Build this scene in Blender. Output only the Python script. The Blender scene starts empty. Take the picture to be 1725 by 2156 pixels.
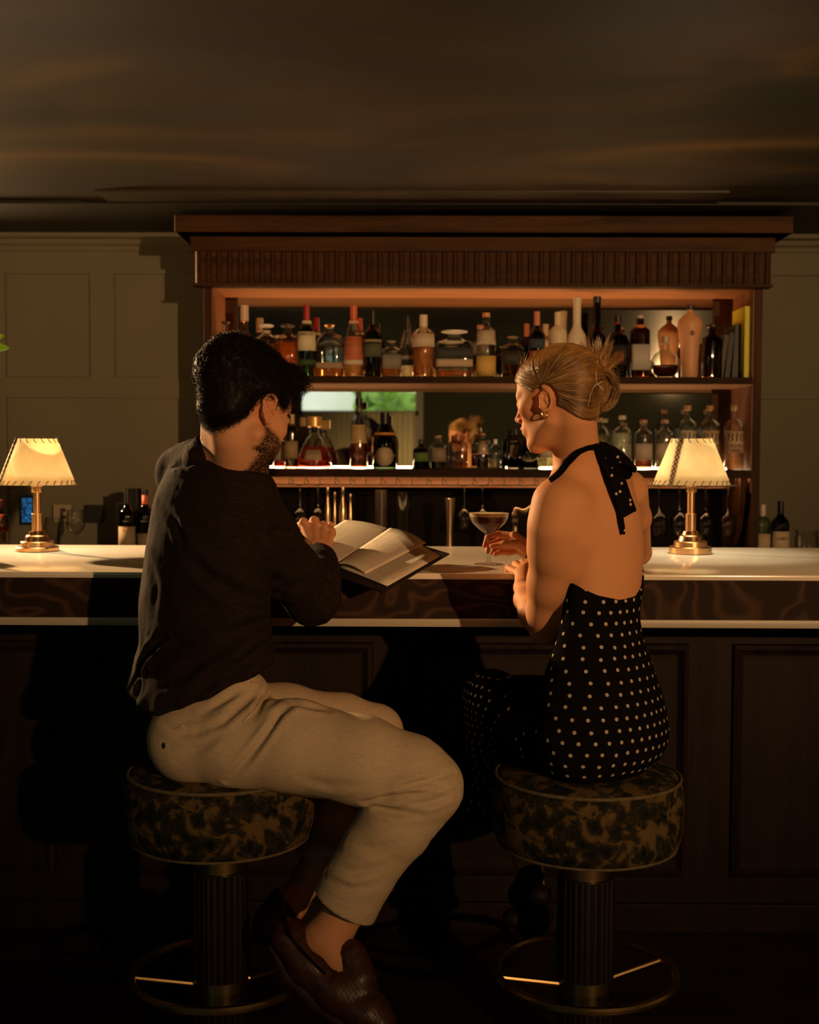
import bpy, bmesh, math, random
import numpy as np
from mathutils.bvhtree import BVHTree
from mathutils.kdtree import KDTree
from mathutils import Vector, Matrix, Euler

# ------------------------------------------------------------------ camera, exposure, lights
CAM_H = 1.43
FPX = 2600.0
TILT = math.radians(2.8)
YAW = math.radians(0.4)
ROLL = math.radians(0.2)
CAM_ROT = (Matrix.Rotation(YAW, 3, 'Z') @ Matrix.Rotation(math.pi/2 - TILT, 3, 'X') @ Matrix.Rotation(ROLL, 3, 'Z'))
CAM_POS = Vector((0, 0, CAM_H))

scene = bpy.context.scene
COL = scene.collection
cam_d = bpy.data.cameras.new('camera')
cam_d.sensor_fit = 'HORIZONTAL'
cam_d.sensor_width = 24.0
cam_d.lens = FPX / 1725.0 * 24.0
cam_d.dof.use_dof = True
cam_d.dof.focus_distance = 2.85
cam_d.dof.aperture_fstop = 4.0
cam_d.clip_start = 0.05
cam = bpy.data.objects.new('camera', cam_d)
cam.matrix_world = Matrix.Translation(CAM_POS) @ CAM_ROT.to_4x4()
COL.objects.link(cam)
scene.camera = cam

vs = scene.view_settings
vs.view_transform = 'Standard'
vs.look = 'None'
vs.gamma = 1.0
vs.exposure = 0.0
vs.use_curve_mapping = False
cy = scene.cycles
cy.max_bounces = 14
cy.transparent_max_bounces = 24
cy.transmission_bounces = 10
cy.glossy_bounces = 6
cy.diffuse_bounces = 3
cy.caustics_reflective = False
cy.caustics_refractive = False
cy.sample_clamp_indirect = 4.0
cy.blur_glossy = 0.6

world = bpy.data.worlds.new('outdoors')
scene.world = world
world.use_nodes = True
wn = world.node_tree
wn.nodes.clear()
wo = wn.nodes.new('ShaderNodeOutputWorld')
wb = wn.nodes.new('ShaderNodeBackground')
wb.inputs['Strength'].default_value = 3.6
wb.inputs['Color'].default_value = (1.0, 1.0, 0.90, 1)   # overcast daylight
wn.links.new(wb.outputs[0], wo.inputs['Surface'])


def lamp(name, kind, loc, target, power, col, size=0.1, angle=60, blend=0.6):
    d = bpy.data.lights.new(name, kind)
    d.energy = power
    d.color = col
    if kind == 'SPOT':
        d.spot_size = math.radians(angle)
        d.spot_blend = blend
        d.shadow_soft_size = size
    elif kind == 'AREA':
        d.size = size
    else:
        d.shadow_soft_size = size
    o = bpy.data.objects.new(name, d)
    o.location = loc
    v = Vector(target) - Vector(loc)
    o.rotation_euler = v.to_track_quat('-Z', 'Y').to_euler()
    COL.objects.link(o)
    return o


WARM = (1.0, 0.60, 0.27)
# spot on the bar's far side that rims both guests and throws the long shadows along the worktop
lamp('key_spot', 'SPOT', (-3.2, 5.6, 2.37), (-0.15, 3.0, 1.1), 1500, (1.0, 0.60, 0.28), 0.05, 85, 0.6)
# low evening light from the room behind the camera, casts the cabinet's shadow on the wall
lamp('room_spot', 'SPOT', (3.1, -3.7, 2.33), (0.5, 3.2, 2.38), 1180, (1.0, 0.56, 0.25), 0.04, 45, 1.0)
# cool daylight that comes in by the front window
lamp('daylight', 'AREA', (-2.6, -1.2, 1.7), (-0.3, 3.2, 0.9), 3.0, (0.74, 0.95, 0.62), 0.9)


# ------------------------------------------------------------------ pixel and point helpers
def ray(px, py):
    d = CAM_ROT @ Vector(((px - 862.5) / FPX, -(py - 1078.0) / FPX, -1.0))
    return d


def at(px, py, Y):
    d = ray(px, py)
    return CAM_POS + d * (Y / d.y)


def on_z(px, py, z):
    d = ray(px, py)
    return CAM_POS + d * ((z - CAM_H) / d.z)


def pr(n, Y):
    return n * Y / FPX


# ------------------------------------------------------------------ mesh helpers
def setp(o, label=None, cat=None, group=None, kind=None):
    if label: o['label'] = label
    if cat: o['category'] = cat
    if group: o['group'] = group
    if kind: o['kind'] = kind
    return o


def empty(name, loc=(0, 0, 0), label=None, cat=None, group=None, rz=0.0):
    o = bpy.data.objects.new(name, None)
    o.empty_display_size = 0.05
    o.location = loc
    o.rotation_euler = (0, 0, rz)
    COL.objects.link(o)
    return setp(o, label, cat, group)


def finish(name, me, mats, parent=None, smooth=True, sharp=None):
    me.name = name
    if mats is not None:
        if not isinstance(mats, (list, tuple)): mats = [mats]
        for m in mats: me.materials.append(m)
    if smooth:
        me.polygons.foreach_set('use_smooth', [True] * len(me.polygons))
        if sharp is not None:
            try: me.set_sharp_from_angle(angle=math.radians(sharp))
            except Exception: pass
    me.update()
    o = bpy.data.objects.new(name, me)
    COL.objects.link(o)
    if parent is not None: o.parent = parent
    return o


class MB:
    """collects shapes, builds one mesh object"""
    def __init__(s): s.v = []; s.f = []; s.mi = []; s.m = 0

    def add(s, vs_, fs_):
        n = len(s.v)
        s.v += [tuple(v) for v in vs_]
        s.f += [tuple(i + n for i in f) for f in fs_]
        s.mi += [s.m] * len(fs_)
        return s

    def box(s, x0, x1, y0, y1, z0, z1, bev=0.0):
        if bev <= 0:
            vs_ = [(x, y, z) for x in (x0, x1) for y in (y0, y1) for z in (z0, z1)]
            fs_ = [(0, 1, 3, 2), (4, 6, 7, 5), (0, 4, 5, 1), (2, 3, 7, 6), (0, 2, 6, 4), (1, 5, 7, 3)]
            return s.add(vs_, fs_)
        bm = bmesh.new()
        bmesh.ops.create_cube(bm, size=1.0)
        for v in bm.verts:
            v.co = ((x0 + x1) / 2 + v.co.x * (x1 - x0), (y0 + y1) / 2 + v.co.y * (y1 - y0), (z0 + z1) / 2 + v.co.z * (z1 - z0))
        bmesh.ops.bevel(bm, geom=bm.edges[:], offset=bev, segments=2, profile=0.5, affect='EDGES')
        s.bm(bm)
        return s

    def bm(s, bm, mat=None):
        bm.verts.index_update()
        vs_ = [(mat @ v.co) if mat else v.co.copy() for v in bm.verts]
        fs_ = [tuple(v.index for v in f.verts) for f in bm.faces]
        bm.free()
        return s.add(vs_, fs_)

    def lathe(s, prof, c=(0, 0, 0), n=24, sx=1.0, sy=1.0, sq=None, a0=0.0):
        """prof: (r,z); sq = superellipse exponent (2 round, 4+ squarish)"""
        vs_ = []; fs_ = []
        for r, z in prof:
            for k in range(n):
                a = a0 + 2 * math.pi * k / n
                ca, sa = math.cos(a), math.sin(a)
                if sq and sq != 2:
                    q = (abs(ca) ** sq + abs(sa) ** sq) ** (-1.0 / sq)
                else: q = 1.0
                vs_.append((c[0] + r * q * ca * sx, c[1] + r * q * sa * sy, c[2] + z))
        for i in range(len(prof) - 1):
            for k in range(n):
                k2 = (k + 1) % n
                fs_.append((i * n + k, i * n + k2, (i + 1) * n + k2, (i + 1) * n + k))
        if prof[0][0] > 1e-6: fs_.append(tuple(reversed(range(n))))
        if prof[-1][0] > 1e-6: fs_.append(tuple((len(prof) - 1) * n + k for k in range(n)))
        return s.add(vs_, fs_)

    def tube(s, pts, rad, n=8, closed=False, caps=True, flat=1.0, up=None):
        pts = [Vector(p) for p in pts]
        m = len(pts)
        rads = rad if isinstance(rad, (list, tuple)) else [rad] * m
        vs_ = []; fs_ = []
        prev = None
        for i, p in enumerate(pts):
            if closed: t = pts[(i + 1) % m] - pts[i - 1]
            else: t = pts[min(i + 1, m - 1)] - pts[max(i - 1, 0)]
            if t.length < 1e-9: t = Vector((0, 0, 1))
            t.normalize()
            if prev is None:
                ref = Vector(up) if up else (Vector((0, 0, 1)) if abs(t.z) < 0.9 else Vector((1, 0, 0)))
                a = ref - t * ref.dot(t)
            else:
                a = prev - t * prev.dot(t)
            if a.length < 1e-6: a = Vector((1, 0, 0)) - t * t.x
            a.normalize(); prev = a
            b = t.cross(a)
            for k in range(n):
                th = 2 * math.pi * k / n
                vs_.append(p + a * (math.cos(th) * rads[i] * flat) + b * (math.sin(th) * rads[i]))
        for i in range(m if closed else m - 1):
            for k in range(n):
                k2 = (k + 1) % n; j = (i + 1) % m
                fs_.append((i * n + k, i * n + k2, j * n + k2, j * n + k))
        if caps and not closed:
            fs_.append(tuple(reversed(range(n)))); fs_.append(tuple((m - 1) * n + k for k in range(n)))
        return s.add(vs_, fs_)

    def grid(s, f, nu, nv, thick=0.0, closed_u=False):
        P = [[Vector(f(i / (nu if closed_u else nu - 1), j / (nv - 1))) for j in range(nv)] for i in range(nu)]
        vs_ = [p for row in P for p in row]; fs_ = []
        for i in range(nu if closed_u else nu - 1):
            for j in range(nv - 1):
                i2 = (i + 1) % nu
                fs_.append((i * nv + j, i2 * nv + j, i2 * nv + j + 1, i * nv + j + 1))
        return s.add(vs_, fs_)

    def build(s, name, mats, parent=None, smooth=True, sharp=35, solid=0.0, bevel=0.0):
        me = bpy.data.meshes.new(name)
        me.from_pydata(s.v, [], s.f)
        me.polygons.foreach_set('material_index', s.mi)
        me.validate()
        bm = bmesh.new(); bm.from_mesh(me)
        bmesh.ops.recalc_face_normals(bm, faces=bm.faces)
        bm.to_mesh(me); bm.free()
        o = finish(name, me, mats, parent, smooth, sharp)
        if solid:
            md = o.modifiers.new('solid', 'SOLIDIFY'); md.thickness = solid; md.offset = 0
        if bevel:
            md = o.modifiers.new('bevel', 'BEVEL'); md.width = bevel; md.segments = 2; md.limit_method = 'ANGLE'
        return o


_cu_cache = {}


def text_shape(txt, size, extrude=0.0004, spacing=1.0):
    key = (txt, size, extrude, spacing)
    if key in _cu_cache: return _cu_cache[key]
    cu = bpy.data.curves.new('lettering', 'FONT')
    cu.body = txt; cu.size = size; cu.offset = size * .007; cu.extrude = extrude
    cu.align_x = 'CENTER'; cu.align_y = 'CENTER'; cu.resolution_u = 3; cu.space_character = spacing
    o = bpy.data.objects.new('lettering', cu)
    COL.objects.link(o)
    bpy.context.view_layer.update()
    dg = bpy.context.evaluated_depsgraph_get()
    me = bpy.data.meshes.new_from_object(o.evaluated_get(dg))
    vs_ = [v.co.copy() for v in me.vertices]; fs_ = [tuple(p.vertices) for p in me.polygons]
    bpy.data.objects.remove(o); bpy.data.curves.remove(cu); bpy.data.meshes.remove(me)
    _cu_cache[key] = (vs_, fs_)
    return vs_, fs_


# ------------------------------------------------------------------ materials
_mats = {}


def mat(name, col=(0.5, 0.5, 0.5), rough=0.5, metal=0.0, trans=0.0, ior=1.45, emit=None, es=0.0, spec=0.5, coat=0.0, sss=0.0, sssr=(0.01, 0.004, 0.002), sheen=0.0, alpha=1.0):
    if name in _mats: return _mats[name]
    m = bpy.data.materials.new(name); m.use_nodes = True
    b = m.node_tree.nodes['Principled BSDF']
    b.inputs['Base Color'].default_value = (*col, 1)
    b.inputs['Roughness'].default_value = rough
    b.inputs['Metallic'].default_value = metal
    b.inputs['Transmission Weight'].default_value = trans
    b.inputs['IOR'].default_value = ior
    b.inputs['Specular IOR Level'].default_value = spec
    b.inputs['Coat Weight'].default_value = coat
    if sss:
        b.inputs['Subsurface Weight'].default_value = sss
        b.inputs['Subsurface Radius'].default_value = sssr
        b.inputs['Subsurface Scale'].default_value = 1.0
    if sheen: b.inputs['Sheen Weight'].default_value = sheen
    if emit: b.inputs['Emission Color'].default_value = (*emit, 1); b.inputs['Emission Strength'].default_value = es
    b.inputs['Alpha'].default_value = alpha
    _mats[name] = m
    return m


def nn(m, t, **kw):
    n = m.node_tree.nodes.new(t)
    for k, v in kw.items():
        if k.startswith('i_'):
            n.inputs[k[2:].replace('_', ' ')].default_value = v
        else: setattr(n, k, v)
    return n


def lk(m, a, b): m.node_tree.links.new(a, b)


def bsdf(m): return m.node_tree.nodes['Principled BSDF']


def coords(m, scale=(1, 1, 1), rot=(0, 0, 0), kind='Object'):
    tc = nn(m, 'ShaderNodeTexCoord'); mp = nn(m, 'ShaderNodeMapping')
    mp.inputs['Scale'].default_value = scale; mp.inputs['Rotation'].default_value = rot
    lk(m, tc.outputs[kind], mp.inputs['Vector'])
    return mp.outputs['Vector']


def ramp(m, fac, stops, interp='LINEAR'):
    r = nn(m, 'ShaderNodeValToRGB'); r.color_ramp.interpolation = interp
    el = r.color_ramp.elements
    while len(el) < len(stops): el.new(0.5)
    for e, (p, c) in zip(el, stops):
        e.position = p; e.color = (*c, 1) if len(c) == 3 else c
    lk(m, fac, r.inputs['Fac'])
    return r.outputs['Color']


def bump(m, h, strength=0.3, dist=0.01):
    b = nn(m, 'ShaderNodeBump'); b.inputs['Strength'].default_value = strength; b.inputs['Distance'].default_value = dist
    lk(m, h, b.inputs['Height']); lk(m, b.outputs['Normal'], bsdf(m).inputs['Normal'])
    return b


def thin_glass(name, col=(.97, .98, .96), rough=.02, fk=1.0):
    """clear thin-walled glass: light passes, edges and highlights reflect"""
    if name in _mats: return _mats[name]
    m = bpy.data.materials.new(name); m.use_nodes = True; nt = m.node_tree; nt.nodes.clear()
    out = nt.nodes.new('ShaderNodeOutputMaterial'); mx = nt.nodes.new('ShaderNodeMixShader'); tr = nt.nodes.new('ShaderNodeBsdfTransparent'); gl = nt.nodes.new('ShaderNodeBsdfGlossy')
    l2 = nt.nodes.new('ShaderNodeLayerWeight'); l2.inputs['Blend'].default_value = .5
    pw = nt.nodes.new('ShaderNodeMath'); pw.operation = 'POWER'; pw.inputs[1].default_value = 4.0; nt.links.new(l2.outputs['Facing'], pw.inputs[0])
    fr = nt.nodes.new('ShaderNodeMath'); fr.operation = 'MULTIPLY_ADD'; fr.inputs[1].default_value = .8; fr.inputs[2].default_value = .045; nt.links.new(pw.outputs[0], fr.inputs[0])
    lw = nt.nodes.new('ShaderNodeLayerWeight'); lw.inputs['Blend'].default_value = .35
    tr.inputs['Color'].default_value = (*col, 1); gl.inputs['Roughness'].default_value = rough; gl.inputs['Color'].default_value = (1, 1, 1, 1)
    dk = nt.nodes.new('ShaderNodeMix'); dk.data_type = 'RGBA'
    nt.links.new(lw.outputs['Facing'], dk.inputs['Factor']); dk.inputs['A'].default_value = (*col, 1); dk.inputs['B'].default_value = (*[c * c * .55 for c in col], 1)
    nt.links.new(dk.outputs['Result'], tr.inputs['Color'])
    nt.links.new(fr.outputs[0], mx.inputs[0]); nt.links.new(tr.outputs[0], mx.inputs[1]); nt.links.new(gl.outputs[0], mx.inputs[2]); nt.links.new(mx.outputs[0], out.inputs['Surface'])
    _mats[name] = m
    return m


def wood(name, c0, c1, axis='X', rough=0.4, scale=1.0, coat=0.15):
    if name in _mats: return _mats[name]
    m = mat(name, c0, rough, coat=coat)
    sc = {'X': (1.2, 14, 14), 'Z': (14, 14, 1.2), 'Y': (14, 1.2, 14)}[axis]
    v = coords(m, tuple(q * scale for q in sc))
    n1 = nn(m, 'ShaderNodeTexNoise'); n1.inputs['Scale'].default_value = 1.5; n1.inputs['Detail'].default_value = 6
    n1.inputs['Distortion'].default_value = 0.8
    lk(m, v, n1.inputs['Vector'])
    n2 = nn(m, 'ShaderNodeTexNoise'); n2.inputs['Scale'].default_value = 12; n2.inputs['Detail'].default_value = 3
    lk(m, v, n2.inputs['Vector'])
    mx = nn(m, 'ShaderNodeMath', operation='MULTIPLY_ADD'); lk(m, n2.outputs['Fac'], mx.inputs[0]); mx.inputs[1].default_value = 0.35
    lk(m, n1.outputs['Fac'], mx.inputs[2])
    mid = tuple((a + b) / 2 for a, b in zip(c0, c1))
    c = ramp(m, mx.outputs[0], [(0.42, c0), (0.62, mid), (0.85, c1)])
    lk(m, c, bsdf(m).inputs['Base Color'])
    bump(m, mx.outputs[0], 0.12, 0.002)
    return m


def noisy(name, c0, c1, scale=3.0, rough=0.6, lo=0.35, hi=0.65, b=0.0, bd=0.002, **kw):
    if name in _mats: return _mats[name]
    m = mat(name, c0, rough, **kw)
    v = coords(m)
    n1 = nn(m, 'ShaderNodeTexNoise'); n1.inputs['Scale'].default_value = scale; n1.inputs['Detail'].default_value = 5
    lk(m, v, n1.inputs['Vector'])
    c = ramp(m, n1.outputs['Fac'], [(lo, c0), (hi, c1)])
    lk(m, c, bsdf(m).inputs['Base Color'])
    if b: bump(m, n1.outputs['Fac'], b, bd)
    return m


# ------------------------------------------------------------------ key planes
ZC = 1.12
YF = on_z(862, 1207, ZC).y     # worktop front edge
YB = on_z(862, 1150, ZC).y     # worktop back edge
YP = YF + 0.50
YCAB = 5.40                    # front plane of the back-bar cabinet
YMIR = 5.76
YW = 5.86
ZCEIL = at(200, 492, YW).z
XL, XR, YR = -3.6, 3.8, -4.0
ZBC = 0.955                    # back counter height

# ------------------------------------------------------------------ setting materials
M_wall = noisy('wall_paint', (0.18, 0.17, 0.115), (0.20, 0.185, 0.125), 2.0, 0.75, b=0.03)
M_wood = wood('walnut_horizontal', (0.020, 0.0075, 0.0022), (0.080, 0.031, 0.0085), 'X', 0.6, coat=0.0)
M_woodv = wood('walnut_upright', (0.020, 0.0075, 0.0022), (0.080, 0.031, 0.0085), 'Z', 0.6, coat=0.0)
for _q in (M_wood, M_woodv): bsdf(_q).inputs['Specular IOR Level'].default_value = .2
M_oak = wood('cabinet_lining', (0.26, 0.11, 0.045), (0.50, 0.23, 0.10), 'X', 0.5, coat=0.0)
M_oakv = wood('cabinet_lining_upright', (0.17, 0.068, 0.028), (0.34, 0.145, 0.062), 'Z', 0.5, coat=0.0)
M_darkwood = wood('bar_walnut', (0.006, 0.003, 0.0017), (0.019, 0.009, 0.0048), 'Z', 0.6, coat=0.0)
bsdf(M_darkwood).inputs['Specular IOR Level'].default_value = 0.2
M_fascia = mat('fascia_walnut', (0.05, 0.025, 0.015), 0.6, spec=0.12)
_v = coords(M_fascia, (2.2, 1, 3.2))
_n = nn(M_fascia, 'ShaderNodeTexNoise'); _n.inputs['Scale'].default_value = 1.6; _n.inputs['Detail'].default_value = 1.5; _n.inputs['Distortion'].default_value = 0.6
lk(M_fascia, _v, _n.inputs['Vector'])
_m = nn(M_fascia, 'ShaderNodeMath', operation='MULTIPLY'); _m.inputs[1].default_value = 75; lk(M_fascia, _n.outputs['Fac'], _m.inputs[0])
_s = nn(M_fascia, 'ShaderNodeMath', operation='SINE'); lk(M_fascia, _m.outputs[0], _s.inputs[0])
_c = ramp(M_fascia, _s.outputs[0], [(0.0, (0.022, 0.011, 0.006)), (0.55, (0.036, 0.018, 0.010)), (1.0, (0.060, 0.030, 0.016))])
lk(M_fascia, _c, bsdf(M_fascia).inputs['Base Color'])
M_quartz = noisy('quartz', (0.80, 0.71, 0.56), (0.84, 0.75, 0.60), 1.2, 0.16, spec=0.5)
M_black = mat('black_satin', (0.012, 0.011, 0.010), 0.45)
M_brass = mat('brushed_brass', (0.62, 0.37, 0.18), 0.27, 1.0)
M_brassdark = mat('aged_brass', (0.42, 0.30, 0.13), 0.32, 1.0)
M_mirror = mat('mirror', (0.50, 0.50, 0.44), 0.015, 1.0)

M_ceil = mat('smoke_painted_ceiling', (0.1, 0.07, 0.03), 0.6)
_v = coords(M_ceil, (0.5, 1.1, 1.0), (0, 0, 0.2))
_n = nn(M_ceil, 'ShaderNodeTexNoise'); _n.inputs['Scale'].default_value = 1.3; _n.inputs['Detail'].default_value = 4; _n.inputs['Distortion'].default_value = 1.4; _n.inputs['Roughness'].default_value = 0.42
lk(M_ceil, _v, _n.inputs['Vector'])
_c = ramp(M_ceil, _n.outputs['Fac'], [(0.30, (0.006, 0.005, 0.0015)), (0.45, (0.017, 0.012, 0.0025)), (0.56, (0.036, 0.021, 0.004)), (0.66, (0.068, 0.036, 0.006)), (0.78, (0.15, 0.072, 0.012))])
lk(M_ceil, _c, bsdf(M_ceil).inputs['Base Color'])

M_floor = mat('oak_boards', (0.04, 0.02, 0.01), 0.4)
_v = coords(M_floor, (1, 1, 1))
_b = nn(M_floor, 'ShaderNodeTexBrick'); _b.inputs['Scale'].default_value = 1.0; _b.inputs['Brick Width'].default_value = 1.6; _b.inputs['Row Height'].default_value = 0.14
_b.inputs['Mortar Size'].default_value = 0.002; _b.inputs['Color1'].default_value = (0.030, 0.015, 0.008, 1); _b.inputs['Color2'].default_value = (0.045, 0.024, 0.012, 1); _b.inputs['Mortar'].default_value = (0.01, 0.006, 0.004, 1)
lk(M_floor, _v, _b.inputs['Vector'])
_v2 = coords(M_floor, (1.5, 18, 1)); _n = nn(M_floor, 'ShaderNodeTexNoise'); _n.inputs['Scale'].default_value = 2; _n.inputs['Detail'].default_value = 6; lk(M_floor, _v2, _n.inputs['Vector'])
_x = nn(M_floor, 'ShaderNodeMix', data_type='RGBA', blend_type='MULTIPLY'); _x.inputs['Factor'].default_value = 0.6
lk(M_floor, _b.outputs['Color'], _x.inputs['A']); lk(M_floor, ramp(M_floor, _n.outputs['Fac'], [(0.3, (0.5, 0.5, 0.5)), (0.7, (1.1, 1.1, 1.1))]), _x.inputs['B'])
lk(M_floor, _x.outputs['Result'], bsdf(M_floor).inputs['Base Color'])


def struct(mb, name, m, **kw):
    return setp(mb.build(name, m, None, **kw), kind='structure')


# ------------------------------------------------------------------ room shell
struct(MB().box(XL, XR, YR, YW + 0.1, -0.1, 0.0), 'floor', M_floor, smooth=False)
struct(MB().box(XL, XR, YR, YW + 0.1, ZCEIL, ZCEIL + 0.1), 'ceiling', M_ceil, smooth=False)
M_cdark = mat('ceiling_shade', (0.016, 0.014, 0.008), 0.6)  # shade on the ceiling near the wall, put in as a dark painted strip
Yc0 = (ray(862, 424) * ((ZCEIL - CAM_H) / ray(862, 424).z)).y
struct(MB().box(XL, XR, Yc0, YW, ZCEIL - 0.012, ZCEIL, ), 'shade_strip_1', M_cdark, smooth=False)
M_cband = noisy('ceiling_shade_edge', (0.022, 0.017, 0.007), (0.034, 0.025, 0.010), 1.5, 0.5)  # paler strip along the edge of the painted ceiling shade
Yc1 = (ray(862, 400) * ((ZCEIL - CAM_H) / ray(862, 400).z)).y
struct(MB().box(at(200, 410, Yc1).x, at(1537, 410, Yc1).x, Yc1, Yc0 - 0.002, ZCEIL - 0.008, ZCEIL), 'shade_strip_2', M_cband, smooth=False)
struct(MB().box(XL - 0.1, XL, YR, YW, 0, ZCEIL), 'wall_left', M_wall, smooth=False)
struct(MB().box(XR, XR + 0.1, YR, YW, 0, ZCEIL), 'wall_right', M_wall, smooth=False)

# bar-side wall with stiles and rails left proud of sunken panels
Zt, Zb = at(100, 577, YW).z, at(100, 795, YW).z
Zr = at(100, 838, YW).z
w = MB().box(XL, XR, YW, YW + 0.1, 0, ZCEIL)
ST = 0.018


def wx(px): return at(px, 700, YW).x


YS = YW - ST
w.box(XL, XR, YS, YW + .01, Zt, ZCEIL)
w.box(wx(14), wx(440), YS, YW + .01, Zr, Zb)
w.box(XL, wx(14), YS, YW + .01, 0, Zt)
w.box(wx(192), wx(243), YS, YW + .01, Zb, Zt)
w.box(wx(440), wx(1590), YS, YW + .01, 0, Zt)
Zr1, Zr2 = at(1660, 797, YW).z, at(1660, 841, YW).z
w.box(wx(1590), wx(1900), YS, YW + .01, Zr2, Zr1)
w.box(wx(1900), XR, YS, YW + .01, 0, Zt)
struct(w, 'wall_back', M_wall, smooth=False)
# crown moulding
z0 = at(100, 530, YW).z
prof = [(0.0, z0), (0.018, z0), (0.018, z0 + 0.02), (0.035, z0 + 0.03), (0.045, z0 + 0.055), (0.075, ZCEIL - 0.035), (0.085, ZCEIL - 0.03), (0.085, ZCEIL - 0.012), (0.0, ZCEIL - 0.012)]


def crown(x0, x1, nm):
    mb = MB(); vs_ = [(x, YW - ST - d, z) for x in (x0, x1) for d, z in prof]; n = len(prof)
    mb.add(vs_, [(k, (k + 1) % n, n + (k + 1) % n, n + k) for k in range(n)] + [tuple(range(n)), tuple(range(n, 2 * n))])
    struct(mb, nm, M_wall, smooth=False)


crown(XL, wx(425), 'trim_3')
crown(wx(1608), XR, 'trim_4')

# far side of the room, seen only in the mirror: wall with a window, half curtains, garden outside
wx0, wx1, wz0, wz1 = -1.50, 0.0, 0.75, 2.38
rw = MB().box(XL, wx0, YR - 0.1, YR, 0, ZCEIL).box(wx1, XR, YR - 0.1, YR, 0, ZCEIL).box(wx0, wx1, YR - 0.1, YR, 0, wz0).box(wx0, wx1, YR - 0.1, YR, wz1, ZCEIL)
struct(rw, 'wall_front', mat('grey_green_paint', (0.06, 0.07, 0.045), 0.7), smooth=False)
M_frame = mat('window_paint', (0.62, 0.60, 0.50), 0.5)
fr = MB()
for a, b, c, d in ((wx0 - .06, wx0 + .04, wz0, wz1), (wx1 - .04, wx1 + .06, wz0, wz1), (-.79, -.71, wz0, wz1)):
    fr.box(a, b, YR - 0.02, YR + 0.03, c, d)
fr.box(wx0 - .06, wx1 + .06, YR - .02, YR + .05, wz0 - .05, wz0 + .03).box(wx0, wx1, YR - .02, YR + .03, 1.88, 1.94).box(wx0, wx1, YR - .02, YR + .03, wz1 - .04, wz1 + .03)
win = struct(fr, 'window_1', M_frame, smooth=False)
M_glass = mat('pane_glass', (1, 1, 1), 0.0, trans=1.0, ior=1.05)
MB().box(wx0, wx1, YR - .012, YR - .008, wz0, wz1).build('pane', M_glass, win, smooth=False)
M_sheer = mat('sheer_cotton', (0.75, 0.73, 0.62), 0.9)
_t = nn(M_sheer, 'ShaderNodeBsdfTranslucent'); _t.inputs['Color'].default_value = (0.75, 0.75, 0.65, 1)
_a = nn(M_sheer, 'ShaderNodeAddShader'); lk(M_sheer, bsdf(M_sheer).outputs[0], _a.inputs[0]); lk(M_sheer, _t.outputs[0], _a.inputs[1])
lk(M_sheer, _a.outputs[0], M_sheer.node_tree.nodes['Material Output'].inputs['Surface'])
for cx0, cx1, dx in ((wx0 + .04, -.8, 0), (-.70, wx1 - .04, 1)):
    mb = MB(); mb.grid(lambda u, v, a=cx0, b=cx1: (a + (b - a) * u, YR + .055 + .016 * math.sin(u * 62), wz0 + .02 + v * 1.14), 90, 2)
    o = mb.build('cafe_curtain', M_sheer, solid=0.002)
    setp(o, ('white half curtain under the pale window pane, seen in the mirror' if dx == 0 else 'white half curtain under the green garden pane, seen in the mirror'), 'curtain')
M_leafy = noisy('garden_leaves', (0.05, 0.13, 0.015), (0.22, 0.40, 0.05), 9, 0.6, 0.35, 0.6)
random.seed(5)
hb = MB()
for k in range(60):
    bm = bmesh.new(); bmesh.ops.create_icosphere(bm, subdivisions=2, radius=random.uniform(.18, .4))
    for v in bm.verts: v.co *= random.uniform(.8, 1.2)
    hb.bm(bm, Matrix.Translation((random.uniform(-.75, 1.2), YR - random.uniform(1.6, 2.6), random.uniform(.3, 3.2))))
setp(hb.build('garden_hedge', M_leafy), 'bright green hedge outside the window, seen in the mirror', 'hedge')
setp(MB().box(-3.4, -.85, YR - 3.4, YR - 3.2, 0, 4, 0.02).build('garden_wall', noisy('white_render', (.62, .66, .68), (.72, .75, .77), 3, .8)), 'pale rendered garden wall outside the window, seen in the mirror', 'wall')

# ------------------------------------------------------------------ bar counter
zf0 = at(862, 1220, YF).z     # underside of the slab
zs1 = at(862, 1303, YF).z     # lower strip top
zs0 = at(862, 1320, YF).z
ct = empty('worktop', (0, (YF + YB) / 2, ZC), 'pale polished stone worktop running the whole length of the bar', 'worktop')
X0, X1 = XL + .02, XR - .02
ct.location = (0, 0, 0)
MB().box(X0, X1, YF, YB, zf0, ZC, 0.003).build('slab', M_quartz, ct, sharp=30)
bc = empty('bar_counter', (0, 0, 0), 'dark walnut bar counter with panelled front under the pale worktop', 'bar counter')
MB().box(X0, X1, YF + .004, YF + .024, zs1, zf0).build('fascia', M_fascia, bc, smooth=False)
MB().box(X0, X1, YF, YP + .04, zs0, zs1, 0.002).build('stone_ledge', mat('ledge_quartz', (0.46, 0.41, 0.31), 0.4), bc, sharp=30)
MB().box(X0, X1, YP, YP + .03, 0.0, zs0).box(X0, X1, YB - .05, YB - .02, 0, zf0).build('carcass', M_darkwood, bc, smooth=False)


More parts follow.
